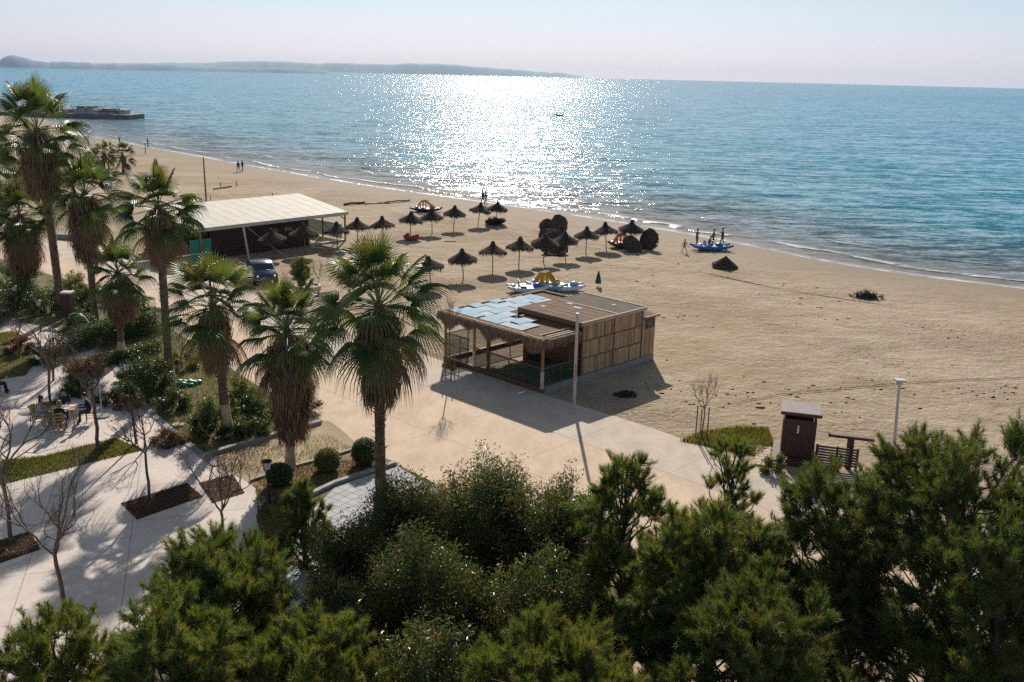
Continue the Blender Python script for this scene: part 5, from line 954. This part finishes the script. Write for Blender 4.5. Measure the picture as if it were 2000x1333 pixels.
# ------------------------------------------------------------------ things on the sand
def kelp(px, s_, seed, label):
    b = P(*px); q = np.random.RandomState(seed); m = MB()
    for i in range(160): a = q.rand() * 6.28; rr = q.rand() ** .7 * s_; p = b + V(math.cos(a) * rr * 1.3, math.sin(a) * rr, max(.02, (s_ - rr) * .42)); d = rdir(q, 1)[0] * .35 * s_; m.tube([p, p + d * .5 + Z * .05, p + d], [.025, .02, .01], 4, cap=False)
    m.ball(b + Z * .05, (s_ * .8, s_ * .5, s_ * .35), 10); return tag(m.build('wrack_heap', 'weed', origin=(b[0], b[1], 0)), label, 'seaweed heap')
kelp((1692, 582), 1.0, 3, 'dark heap of tangled wrack alone on the right of the beach')
kelp((1222, 773), .45, 5, 'small dark heap in the shade of the kiosk wall')
q = np.random.RandomState(8); m = MB()
drifts = [((1330, 620), 60, 14), ((1550, 590), 60, 16), ((1620, 620), 70, 18), ((1850, 650), 90, 22), ((1900, 770), 80, 22), ((1980, 768), 50, 14), ((1740, 715), 80, 16), ((1520, 560), 60, 12), ((1250, 545), 70, 14), ((1350, 525), 100, 16), ((1610, 800), 60, 14), ((1450, 760), 90, 18), ((1230, 690), 60, 12), ((1500, 780), 120, 22), ((1700, 770), 120, 22), ((1380, 790), 40, 14), ((1280, 760), 60, 16)]
for (cx, cy), rad, n_ in drifts:
    for i in range(int(n_ * .6)):
        x, y = cx + q.randn() * rad * .6, cy + q.randn() * rad * .14 + (q.randn() * 2); b = P(x, y); L = .04 + .12 * q.rand() ** 2; a = q.randn() * .6 - .2
        m.ball(b + Z * .01, (L, L * .45, .02 + .02 * q.rand()), 6)
tag(m.build('seaweed_litter', 'weed'), kind='stuff')
def track(pts, seed):        # a raised wheel rut pressed in the sand
    p = np.array([P(x, y) for x, y in pts]); q = np.random.RandomState(seed); m = MB()
    t = np.linspace(0, len(p) - 1, 60); c = np.stack([np.interp(t, np.arange(len(p)), p[:, i]) for i in range(3)], -1); c[:, :2] += q.randn(60, 2) * .03
    for s_ in (-.13, .13): m.tube(c + V(0, s_, -.035), .05 + .015 * q.rand(60), 5, cap=False)
    return tag(m.build('wheel_rut', 'sand', smooth=True), kind='structure')
track([(1395, 800), (1450, 785), (1520, 772), (1600, 765), (1690, 756), (1780, 748), (1900, 742), (2020, 738)], 1)
def stake(px, top, lb, r_=.06, mat='log_dark'):
    b = P(*px); tp = Rd(top[0], top[1], b[1]); return tag(MB().tube([b, tp], [r_, r_ * .8], 7).build('stake', mat, origin=b), lb, 'stake', 'wooden stakes on the far sand')
stake((431, 368), (430, 356), 'first stake from the left in the line of driftwood'); stake((463, 365), (462, 354), 'stake at the right end of the driftwood line'); stake((532, 383), (532, 377), 'short lone stake behind the hall roof'); stake((411, 391), (411, 384), 'short stake just right of the tall pole')
b = P(404, 410); tp = Rd(397, 307, b[1]); tag(MB().tube([b, tp], [.11, .07], 8).build('tall_pole', 'driftwood', origin=b), 'tall grey pole rising left of the white hall roof', 'pole')
def logm(a, b_, r_, lb, mat='driftwood'):
    a, b_ = P(*a), P(*b_); q = np.random.RandomState(int(a[1])); return tag(MB().tube(curve3(a + Z * r_, b_ + Z * r_, 0.0, q, 7, .03), r_, 7).build('driftwood_log', mat, origin=(a[0], a[1], 0)), lb, 'log', 'logs and battens on the sand')
logm((417, 371), (452, 366), .10, 'knotty driftwood between the two far stakes'); logm((672, 402), (712, 398), .14, 'dark log on the sand right of the hall roof', 'log_dark'); logm((712, 400), (760, 397), .10, 'pale batten continuing the dark log', 'trim'); logm((752, 398), (800, 393), .13, 'pale log at the right end of the line toward the boat', 'trim'); logm((868, 472), (890, 473), .05, 'thin pale stick between the two umbrella rows', 'trim')
for i, (a_, tp_) in enumerate((((284, 302), (283, 278)), ((173, 285), (172, 262)))):
    b = P(*a_); t2 = Rd(tp_[0], tp_[1], b[1]); m = MB().tube([b, t2], [.07, .05], 6); m.box(t2 + Z * -.5, (1.2, .05, .08)); tag(m.build('net_post', 'log_dark', origin=b), ['net post near the waterline above the round palm', 'net post beside the tallest palm'][i], 'post')
b = P(215, 330); t_ = thing('goal_frame', 'pale wooden frame of posts and beam among the far small palms', 'frame', b); 
for x in (200, 212, 246): p = P(x, 336); t2 = Rd(x, 304, p[1]); MB().tube([p, t2], .08, 6).build('upright', 'driftwood', t_)
p1, p2 = P(200, 336), P(246, 336); MB().tube([Rd(200, 304, p1[1]), Rd(246, 310, p2[1])], .07, 6).build('beam', 'driftwood', t_)
b = P(368, 752); m = MB(); q = np.random.RandomState(4)
for i in range(9): m.ball(V(b[0] + q.randn() * .4, b[1] + q.randn() * .2, .10), (.28, .2, .10 + .08 * q.rand()), 9)
tag(m.build('tarpaulin', 'tarp', origin=(b[0], b[1], 0), smooth=True), 'crumpled bright green tarpaulin on the grass by a palm trunk', 'tarpaulin')
for i, (x, y) in enumerate(((347, 833), (328, 852))):
    b = P(x, y); tag(MB().lathe([(.001, .02), (.26, .02), (.28, .06), (.22, .10), (.001, .11)], 16, V(b[0], b[1], .02)).build('stone_disc', 'trim' if i == 0 else 'pale_blue', origin=(b[0], b[1], .02)), ['flat round pale stone on the lawn edge', 'small bluish cover on the ground beside the round stone'][i], 'stone')
for i, (x, y, s_) in enumerate(((602, 572, .95), (592, 590, .8))):
    b = P(x, y); tag(MB().lathe([(s_ * .9, 0), (s_, .5), (s_ * .98, .56), (s_ * .8, .56), (s_ * .78, .45), (.001, .45)], 28, V(b[0], b[1], 0)).build('round_planter', 'trim', origin=(b[0], b[1], 0)), ['farther round concrete planter behind the middle palms', 'nearer round concrete planter behind the middle palms'][i], 'planter', 'round planters at the promenade edge')

# ------------------------------------------------------------------ far pier, coast and hills
b = P(252, 234, SEA); t_ = thing('pier', 'grey pier with railings, huts and small palms reaching into the sea at left', 'pier', b); pd_ = nrm(V(-1, .05, 0)); pv = V(.05, 1, 0); L_ = 42
def Pp(u, v, z): return b + pd_ * u + pv * v + Z * (z * .68)
MB().obox(Pp(0, 0, -.6), pd_ * L_, pv * 11, Z * 1.7).build('deck', 'pier_stone', t_)
m = MB()
for k_ in range(0, 22): m.bar(Pp(k_ * 1.9 + .1, .1, 1.6), Pp(k_ * 1.9 + .1, .1, 2.7), .09)
for z in (2.2, 2.7): m.bar(Pp(0, .1, z), Pp(L_, .1, z), .07)
m.bar(Pp(0.1, .1, 2.7), Pp(.1, 10.8, 2.7), .07); m.build('railing', 'pier_white', t_)
for (u_, v_, w_, d_, h_, mt_) in ((6, 3, 4, 4, 1.8, 'pier_stone'), (11, 2, 7, 5, 1.6, 'pier_white'), (12.5, 3, 5, 4, 2.4, 'pier_stone'), (3, 4, 2, 4, 1.6, 'pier_white'), (20, 2, 6, 4, 1.4, 'pier_stone'), (28, 2, 8, 5, 2.2, 'pier_white')):
    h_ob = MB().obox(Pp(u_, v_, 1.62), pd_ * w_, pv * d_, Z * h_).build('hut', mt_, t_); MB().obox(Pp(u_ - .3, v_ - .3, 1.66 + h_), pd_ * (w_ + .6), pv * (d_ + .6), Z * .18).build('hut_roof', 'pier_white', h_ob, origin=t_.location)
q = np.random.RandomState(6)
for u_ in (3.5, 5, 8.5, 10, 14, 16.5, 18, 21, 23, 27):
    m = MB(); h_ = 2.8 + q.rand() * 1.0; m.tube([Pp(u_, 1.5, 1.6), Pp(u_, 1.5, 1.6 + h_)], .08, 5)
    for k_ in range(14): a = k_ * 2.4; m.tube([Pp(u_, 1.5, 1.6 + h_), Pp(u_ + math.cos(a) * .5, 1.5 + math.sin(a) * .5, 1.85 + h_), Pp(u_ + math.cos(a) * .9, 1.5 + math.sin(a) * .9, 1.5 + h_)], [.05, .08, .01], 3, cap=False)
    m.build('potted_palm', 'hedge', t_)
def ridge(pts, depth, name, mat, label=None, rough=1.0, seed=1, jag=.06):
    """pts: (x px, base y px, top y px); terrain standing on the water, running back by depth metres"""
    q = np.random.RandomState(seed); pts = np.array(pts, float); xs = np.linspace(pts[0, 0], pts[-1, 0], 240); by = np.interp(xs, pts[:, 0], pts[:, 1]); ty = np.interp(xs, pts[:, 0], pts[:, 2]); rows_ = []
    F = np.array([P(x, y, SEA) for x, y in zip(xs, by)]); hgt = np.array([Rd(x, t, p[1] + depth * .5)[2] - SEA for x, t, p in zip(xs, ty, F)]); n1 = np.interp(np.arange(240), np.arange(0, 241, 3), q.randn(81)) * jag; hgt = np.maximum(hgt * (1 + n1), .5)
    D = nrm(F * V(1, 1, 0))
    for f, hh in ((0, 0), (.12, .35), (.3, .75), (.5, 1.0), (.75, .7), (1, 0)):
        R_ = F + D * depth * f; R_[:, 2] = SEA - 1 + hgt * hh * (1 if hh in (0, 1) else 1) + (hh > 0) * 1 ; rows_.append(R_)
    v = np.concatenate(rows_); i = np.arange(5)[:, None] * 240; j = np.arange(239)[None]; f = np.stack([i + j, i + j + 1, i + 240 + j + 1, i + 240 + j], -1).reshape(-1, 4)
    return MB().add(v, f).build(name, mat, smooth=True)
# near coast at left with its wooded knoll and low building blocks; hills far behind
def hz_y(x): return 149 + (x - 1100) * math.tan(ROLL)
cst = [(-420, 16), (-150, 20), (0, 13), (8, 20), (25, 25), (45, 23), (68, 15), (100, 11), (101, 14), (178, 13.5), (180, 10), (205, 11), (222, 13.5), (236, 10), (268, 12), (290, 13), (345, 13), (350, 10), (440, 9.5), (500, 10.5), (545, 12.5), (600, 9.5), (640, 8)]
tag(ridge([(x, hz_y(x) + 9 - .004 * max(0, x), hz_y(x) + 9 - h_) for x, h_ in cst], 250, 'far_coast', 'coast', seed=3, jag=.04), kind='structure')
H0 = [(x, 0, hz_y(x) - h_) for x, h_ in ((100, 1), (170, 3), (250, 5), (330, 7), (400, 9), (460, 13), (520, 15), (560, 15), (620, 12), (660, 15), (700, 14), (760, 14), (800, 17), (850, 18), (900, 15), (960, 12), (1020, 9), (1080, 6), (1115, 3), (1140, .3))]
def far_ridge(pts, dist, name, mat, seed):
    q = np.random.RandomState(seed); pts = np.array(pts, float); xs = np.linspace(pts[0, 0], pts[-1, 0], 300); ty = np.interp(xs, pts[:, 0], pts[:, 2]); dd = np.array([_ray(x, t) for x, t in zip(xs, ty)]); dd = dd / np.hypot(dd[:, 0], dd[:, 1])[:, None]
    D = dd.copy(); D[:, 2] = 0; rows_ = []; hg = CAM_H + dd[:, 2] * dist + 4 ; n1 = np.interp(np.arange(300), np.arange(0, 301, 4), q.randn(76)) * 3.0; hg = np.maximum(hg + n1, .4)
    for f, hh in ((-400, 0), (-260, .4), (-120, .82), (0, 1.0), (200, .7), (500, 0)):
        R_ = D * (dist + f); R_[:, 2] = SEA - 1 + hg * hh + (1 if hh else 0); rows_.append(R_)
    v = np.concatenate(rows_); i = np.arange(5)[:, None] * 300; j = np.arange(299)[None]; f = np.stack([i + j, i + j + 1, i + 300 + j + 1, i + 300 + j], -1).reshape(-1, 4); return MB().add(v, f).build(name, mat, smooth=True)
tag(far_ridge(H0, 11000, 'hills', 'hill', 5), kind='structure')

# ------------------------------------------------------------------ trees
def at_base(px): b = P(*px); return (b[0], b[1])
def palm_at(label, base, crown, seed, **k):
    b = P(*base); c_ = Rd(crown[0], crown[1], b[1]); return palm(label, b, c_, seed, **k)
palm_at('biggest fan palm with rough trunk, standing before the middle of the promenade', (744, 1005), (739, 590), 11, R=1.34, nf=37, skirt=3.2, skirt_w=.86, tr=.20)
palm_at('fan palm with the longest brown skirt, its white foot above the bare ground', (567, 915), (561, 640), 12, R=1.12, nf=32, skirt=4.1, skirt_w=.98, white=1.0, tr=.17)
palm_at('yellowish fan palm with a white painted foot beside the shrubs', (445, 852), (414, 590), 13, R=1.24, nf=32, skirt=2.5, skirt_w=.80, white=1.5, tr=.20, yellow=.10)
palm_at('tall fan palm with a bare rough trunk reaching up before the hall roof', (333, 755), (308, 400), 14, R=1.16, nf=34, skirt=2.5, skirt_w=.78, white=.9, tr=.21)
palm_at('tallest fan palm, its crown crossing the pier and the sea at left', (122, 618), (72, 250), 15, R=1.7, nf=35, skirt=3.8, skirt_w=1.25, tr=.26)
palm_at('fan palm right behind the tallest palm, its long skirt above the low wall', (187, 640), (165, 375), 16, R=1.32, nf=33, skirt=3.8, skirt_w=1.15, tr=.22)
palm_at('small fan palm with a ball of brown skirt above the clipped hedge', (238, 705), (230, 528), 17, R=.98, nf=28, skirt=2.2, skirt_w=.9, white=1.1, tr=.16)
palm_at('dark fan palm at the left edge with a wide drooping skirt', (60, 595), (38, 418), 18, R=1.35, nf=38, skirt=3.4, skirt_w=1.2, tr=.2)
palm_at('fan palm cut by the left edge of the photo', (-18, 560), (-22, 340), 19, R=1.4, nf=34, skirt=2.6, skirt_w=1.1, tr=.2)
palm_at('small far palm left of the pale frame', (205, 345), (203, 297), 20, R=.95, nf=26, skirt=.7, skirt_w=.4, tr=.16, group='small palms far up the beach', trunk_rough=False, yellow=.3)
palm_at('small far palm right of the pale frame', (241, 338), (239, 300), 21, R=1.1, nf=26, skirt=.7, skirt_w=.4, tr=.16, group='small palms far up the beach', trunk_rough=False, yellow=.3)
palm_at('small far palm nearest the net post', (183, 352), (182, 310), 22, R=.9, nf=24, skirt=.7, skirt_w=.4, tr=.16, group='small palms far up the beach', trunk_rough=False, yellow=.2)

def pine_at(label, basexy, top_px, Y, **k):
    tp = Rd(top_px[0], top_px[1], Y); return pine(label, (tp[0] + basexy, Y), tp, **k)
dome = lambda f: math.sqrt(max(0, 1 - (f * 1.0 - .15) ** 2 / .8)) if f < .98 else .25
pine_at('dark pine filling the lower right corner, crown above the white lamp', 0.2, (1905, 830), 19.5, R=3.7, lo=.2, seed=31, nc=66, mat='needle_dark', tufts=74, rc=(.55, .9), prof=dome)
pine_at('pine below the changing booth, left of the darkest pine', -.2, (1650, 905), 20.5, R=2.2, lo=.25, seed=32, nc=40, mat='needle_dark', tufts=74, rc=(.5, .8), prof=dome)
pine_at('broad pine right of the oleanders with an open leader over the promenade', .2, (1395, 985), 19.5, R=2.7, lo=.25, seed=33, nc=56, mat='needle', tufts=74, rc=(.5, .85), prof=dome)
pine_at('thin open-branched young pine leaning over the promenade before the booth', -.5, (1445, 838), 23.0, R=1.0, lo=.45, seed=34, nc=14, mat='needle', tufts=46, rc=(.32, .5))
pine_at('upright pine rising between the oleanders and the promenade', .0, (1228, 872), 22.5, R=1.5, lo=.25, seed=35, nc=34, mat='needle', tufts=70, rc=(.4, .65))
pine_at('bright yellowish pine low in the middle of the frame', .0, (1085, 1215), 16.5, R=2.4, lo=.3, seed=36, nc=44, mat='needle_yellow', tufts=80, rc=(.45, .75), prof=dome)
pine_at('round topped pine in front of the plaza, left of the oleanders', .0, (415, 1045), 19.0, R=2.2, lo=.25, seed=37, nc=54, mat='needle', tufts=80, rc=(.45, .75), prof=dome)
pine_at('yellow green pine along the bottom edge left of centre', .0, (600, 1195), 16.5, R=1.8, lo=.25, seed=38, nc=38, mat='needle_yellow', tufts=80, rc=(.42, .7), prof=dome)
pine_at('low pine in the bottom left corner over the plaza', .0, (90, 1190), 16.5, R=1.9, lo=.25, seed=39, nc=34, mat='needle_yellow', tufts=80, rc=(.42, .68), prof=dome)
pine_at('pine along the bottom edge beneath the round topped pine', .0, (330, 1165), 16.0, R=2.0, lo=.25, seed=40, nc=40, mat='needle', tufts=80, rc=(.42, .7), prof=dome)
pine_at('dark pine at the bottom edge right of centre', .0, (1500, 1130), 16.5, R=2.3, lo=.25, seed=41, nc=44, mat='needle_dark', tufts=78, rc=(.45, .75), prof=dome)
pine_at('dark pine at the very corner of the photo at lower right', .0, (1990, 1000), 16.5, R=2.1, lo=.25, seed=42, nc=40, mat='needle_dark', tufts=78, rc=(.45, .75), prof=dome)
pine_at('feathery young pine beside the paved path', .0, (590, 935), 27.5, R=.9, lo=.15, seed=43, nc=22, mat='needle_yellow', tufts=60, rc=(.3, .5), group='young pines in the garden')
pine_at('little round topped young pine between the planters and the hall', .0, (585, 500), P(592, 598)[1], R=.85, lo=.55, seed=44, nc=14, mat='needle', tufts=50, nn=30, rc=(.35, .5), group='young pines in the garden')

def shrub_at(label, top_px, Y, w, d, seed, nst, name='oleander', cat='oleander', **k):
    tp = Rd(top_px[0], top_px[1], Y); return shrub(name, label, cat, (tp[0], Y), (w * 1.2, d * 1.15, tp[2]), seed, nst=int(nst * 1.55), **k)
og = 'oleanders below the promenade'
shrub_at('tallest oleander, crowned by upright shoots against the promenade', (950, 880), 25.5, 2.0, 1.8, 51, 620, group=og, spike=.7)
shrub_at('oleander right of the tallest one beside the upright pine', (1085, 915), 24.5, 1.6, 1.6, 52, 480, group=og, spike=.5)
shrub_at('oleander at the foot of the biggest palm', (800, 915), 26.5, 1.4, 1.5, 53, 420, group=og, spike=.4)
shrub_at('lower oleander left of the palm trunk over the paved path', (690, 990), 24.5, 1.3, 1.3, 54, 360, group=og)
shrub_at('wide oleander in the middle below the palm trunk', (840, 1030), 21.0, 1.7, 1.5, 55, 560, group=og)
shrub_at('shaded oleander beneath the broad pine', (1060, 1060), 20.5, 1.5, 1.5, 56, 420, group=og)
shrub_at('pale leaved oleander left of centre above the bottom pine', (650, 1110), 20.0, 1.1, 1.2, 57, 360, group=og)
shrub_at('lowest oleander at the bottom edge between two pines', (830, 1200), 17.5, 1.4, 1.3, 58, 480, group=og)
b_ = at_base((580, 1085)); shrub('leafy_shrub', 'rusty brown shrub below the feathery young pine', 'shrub', P(545, 1095)[:2], (.7, .6, 1.0), 59, nst=90, mat='rust_leaf', nl=30)

# garden shrubs and hedges
gg = 'shrubs in the palm garden'
def clip_at(lb, px, dims, seed, **k): b = P(*px); return clipped(k.pop('name', 'garden_bush'), lb, k.pop('cat', 'bush'), b, dims, seed, **k)
clip_at('clipped round bush in the lower bed left of the darker one', (640, 920), (1.05, 1.05, .95), 61, mat='laurel_light', group=gg, n=6000)
clip_at('dark clipped bush beside the big palm trunk', (713, 908), (1.1, 1.1, 1.15), 62, group=gg, n=6000)
clip_at('dark round bush beside the black lantern', (546, 948), (1.0, 1.0, .9), 63, group=gg, n=6000)
hu2 = nrm(P(312, 640) - P(140, 685)); rz_ = math.atan2(hu2[1], hu2[0])
clip_at('long dark clipped hedge under the small palm', (222, 668), (7.0, 1.1, 1.35), 64, name='hedge', cat='hedge', rz=rz_, round_=False, n=26000)
clip_at('square dark hedge block at the right end of the hedge', (262, 645), (2.4, 1.4, 1.9), 65, name='hedge', cat='hedge', rz=rz_, round_=False, n=12000)
clip_at('low trimmed hedge running below the long hedge', (235, 706), (5.0, .9, .6), 66, name='hedge', cat='hedge', rz=rz_, round_=False, n=12000, mat='laurel')
clip_at('rounded dark shrub at the hedge left end with an arching white tube', (165, 668), (2.2, 1.8, 1.7), 67, group=gg, n=11000)
b = P(165, 668); m = MB(); m.tube([V(b[0] + .95 * math.cos(a), b[1] - .7, .2 + 1.7 * math.sin(a)) for a in np.linspace(.5, 2.0, 12)], .03, 6); tag(m.build('white_tube', 'white', origin=(b[0], b[1], 0)), 'thin white tube arching over the rounded shrub', 'tube')
sh_specs = [('glossy leaved shrub rising behind the tall lantern', (290, 772), 1.3, 1.2, 2.1, 'laurel', 300), ('shrub against the foot of the tall trunk', (338, 800), .9, .8, 1.0, 'laurel', 160), ('upright shrub at the left of the yellowish palm foot', (404, 858), .85, .8, 1.9, 'laurel', 220), ('dark shrub between the two white-footed palms', (492, 822), 1.0, .8, 1.2, 'laurel', 200), ('pale shrub behind the yellowish palm foot', (470, 790), 1.0, .8, 1.3, 'laurel_light', 180),
            ('low dark shrub at the upper kerb', (492, 852), 1.0, .7, .9, 'hedge', 180), ('shrub touching the long brown skirt of the palm', (600, 800), .8, .8, 1.6, 'laurel_light', 160), ('wide shrub below the left edge palm', (30, 600), 3.0, 2.0, 2.2, 'laurel', 420), ('shrub left of the brown pillar', (95, 612), 2.4, 1.6, 2.0, 'hedge', 360), ('shrub right of the brown pillar near the promenade', (165, 600), 1.8, 1.4, 1.5, 'hedge', 260),
            ('dark shrub at the far left margin', (-40, 630), 2.4, 1.8, 2.0, 'hedge', 260), ('light green shrub beside the promenade edge', (150, 572), 1.8, 1.2, 1.6, 'laurel_light', 240), ('reddish shrub beside the bare sapling on the plaza', (38, 690), .8, .8, 1.1, 'rust_leaf', 120), ('small green shrub under the weeping tree', (88, 712), .9, .8, 1.1, 'laurel', 150), ('reddish shrub behind the cafe table', (165, 735), 1.1, .9, .9, 'rust_leaf', 160),
            ('dark shrub at the end of the trimmed hedge', (150, 770), 1.0, .9, .9, 'hedge', 150), ('dark low shrub at the plaza corner', (210, 790), .9, .7, .6, 'hedge', 120), ('olive shrub by the plaza steps', (330, 870), .8, .7, .55, 'rust_leaf', 120), ('shrub under the tall palm trunk at its right', (360, 718), .9, .8, 1.0, 'laurel_light', 140), ('yellow flowering shrub by the changing booth', (1512, 925), .5, .5, .8, 'laurel_light', 100),
            ('dark undergrowth shrub behind the dark palm', (20, 560), 3.2, 2.2, 2.2, 'hedge', 300), ('shrub at the plaza edge behind the lantern foot', (255, 800), .6, .5, .7, 'rust_leaf', 90), ('dark shrub left of the glossy one', (262, 745), .8, .8, 1.1, 'hedge', 150)]
for i, (lb, px, a, b2, h_, mt_, n_) in enumerate(sh_specs): shrub('garden_shrub', lb, 'shrub', P(*px)[:2], (a, b2, h_), 80 + i, nst=n_, nl=34, L=.10, w=.045, mat=mt_, group=gg, spike=.15)

# bare trees
def bare_at(lb, base, fork, spread, seed, **k): b = P(*base); return bare(lb, b, Rd(fork[0], fork[1], b[1]), spread, seed, **k)
bare_at('bare tree in front of the plaza with its fork above the corner pine', (128, 1185), (107, 1085), 3.0, 71, r0=.075, levels=6)
bare_at('slim bare tree rising from the middle soil pit', (292, 978), (284, 885), 2.0, 72, r0=.06)
bare_at('reddish many-twigged bare tree over the right soil pit', (438, 1055), (432, 1000), 2.7, 73, r0=.06, mat='twig_red', levels=6, up=.3)
bare_at('bare tree cut by the left edge with its foot in the left soil pit', (22, 1062), (3, 925), 3.0, 74, r0=.075, levels=6)
bare_at('dark bare tree beside the cafe table', (192, 878), (180, 768), 2.4, 75, r0=.085, levels=5)
bare_at('slender bare tree just left of the cafe table', (100, 812), (92, 705), 2.6, 76, r0=.07)
bare_at('grey bare tree left of the wide plaza path', (38, 700), (34, 655), 2.2, 77, r0=.04, levels=5)
bare_at('weeping dead-leaved tree between the plaza and the hedge', (104, 745), (104, 660), 2.2, 78, r0=.06, droop=.9, up=-.5, mat='twig_red', levels=6)
bare_at('thin bare shrub tree beside the tall lantern', (283, 880), (282, 850), 2.0, 79, r0=.045, mat='twig')
bare_at('staked young bare tree at the left corner of the kiosk', (880, 745), (878, 640), 1.6, 80, r0=.035, mat='twig_red', up=.5)
bare_at('staked young tree with reddish twigs on the sand right of the kiosk', (1372, 860), (1376, 800), 1.7, 81, r0=.035, mat='twig_red', up=.6)
bare_at('leafless sapling between the hall and the small young pine', (622, 560), (622, 545), 1.6, 82, r0=.03, mat='twig_red', up=.5)
for j, (lst, lb) in enumerate((([(1358, 858), (1366, 866), (1380, 862)], 'sand'), ([(870, 742), (888, 748)], 'kiosk'))):
    for i, (x, y) in enumerate(lst): b = P(x, y); tag(MB().tube([b, b + Z * 1.6], .03, 6).build('tree_stake', 'pole', origin=b), {0: ['left support stake of the young tree on the sand', 'near support stake of the young tree on the sand', 'right support stake of the young tree on the sand'], 1: ['left support stake of the young tree by the kiosk', 'right support stake of the young tree by the kiosk']}[j][i], 'stake', 'support stakes of young trees')

# ------------------------------------------------------------------ haze: one closed box of even air round everything
m, n, l, o_ = newmat('sea_haze'); pv_ = n.new('ShaderNodeVolumePrincipled'); pv_.inputs['Color'].default_value = (0.72, 0.86, 1.0, 1); pv_.inputs['Density'].default_value = 0.00004; pv_.inputs['Anisotropy'].default_value = 0.0; l.new(pv_.outputs[0], o_.inputs['Volume'])
hz = MB().obox(V(-15500, -200, -2.6), V(33000, 0, 0), V(0, 16500, 0), V(0, 0, 165)); hz = tag(hz.build('haze', m), kind='stuff')
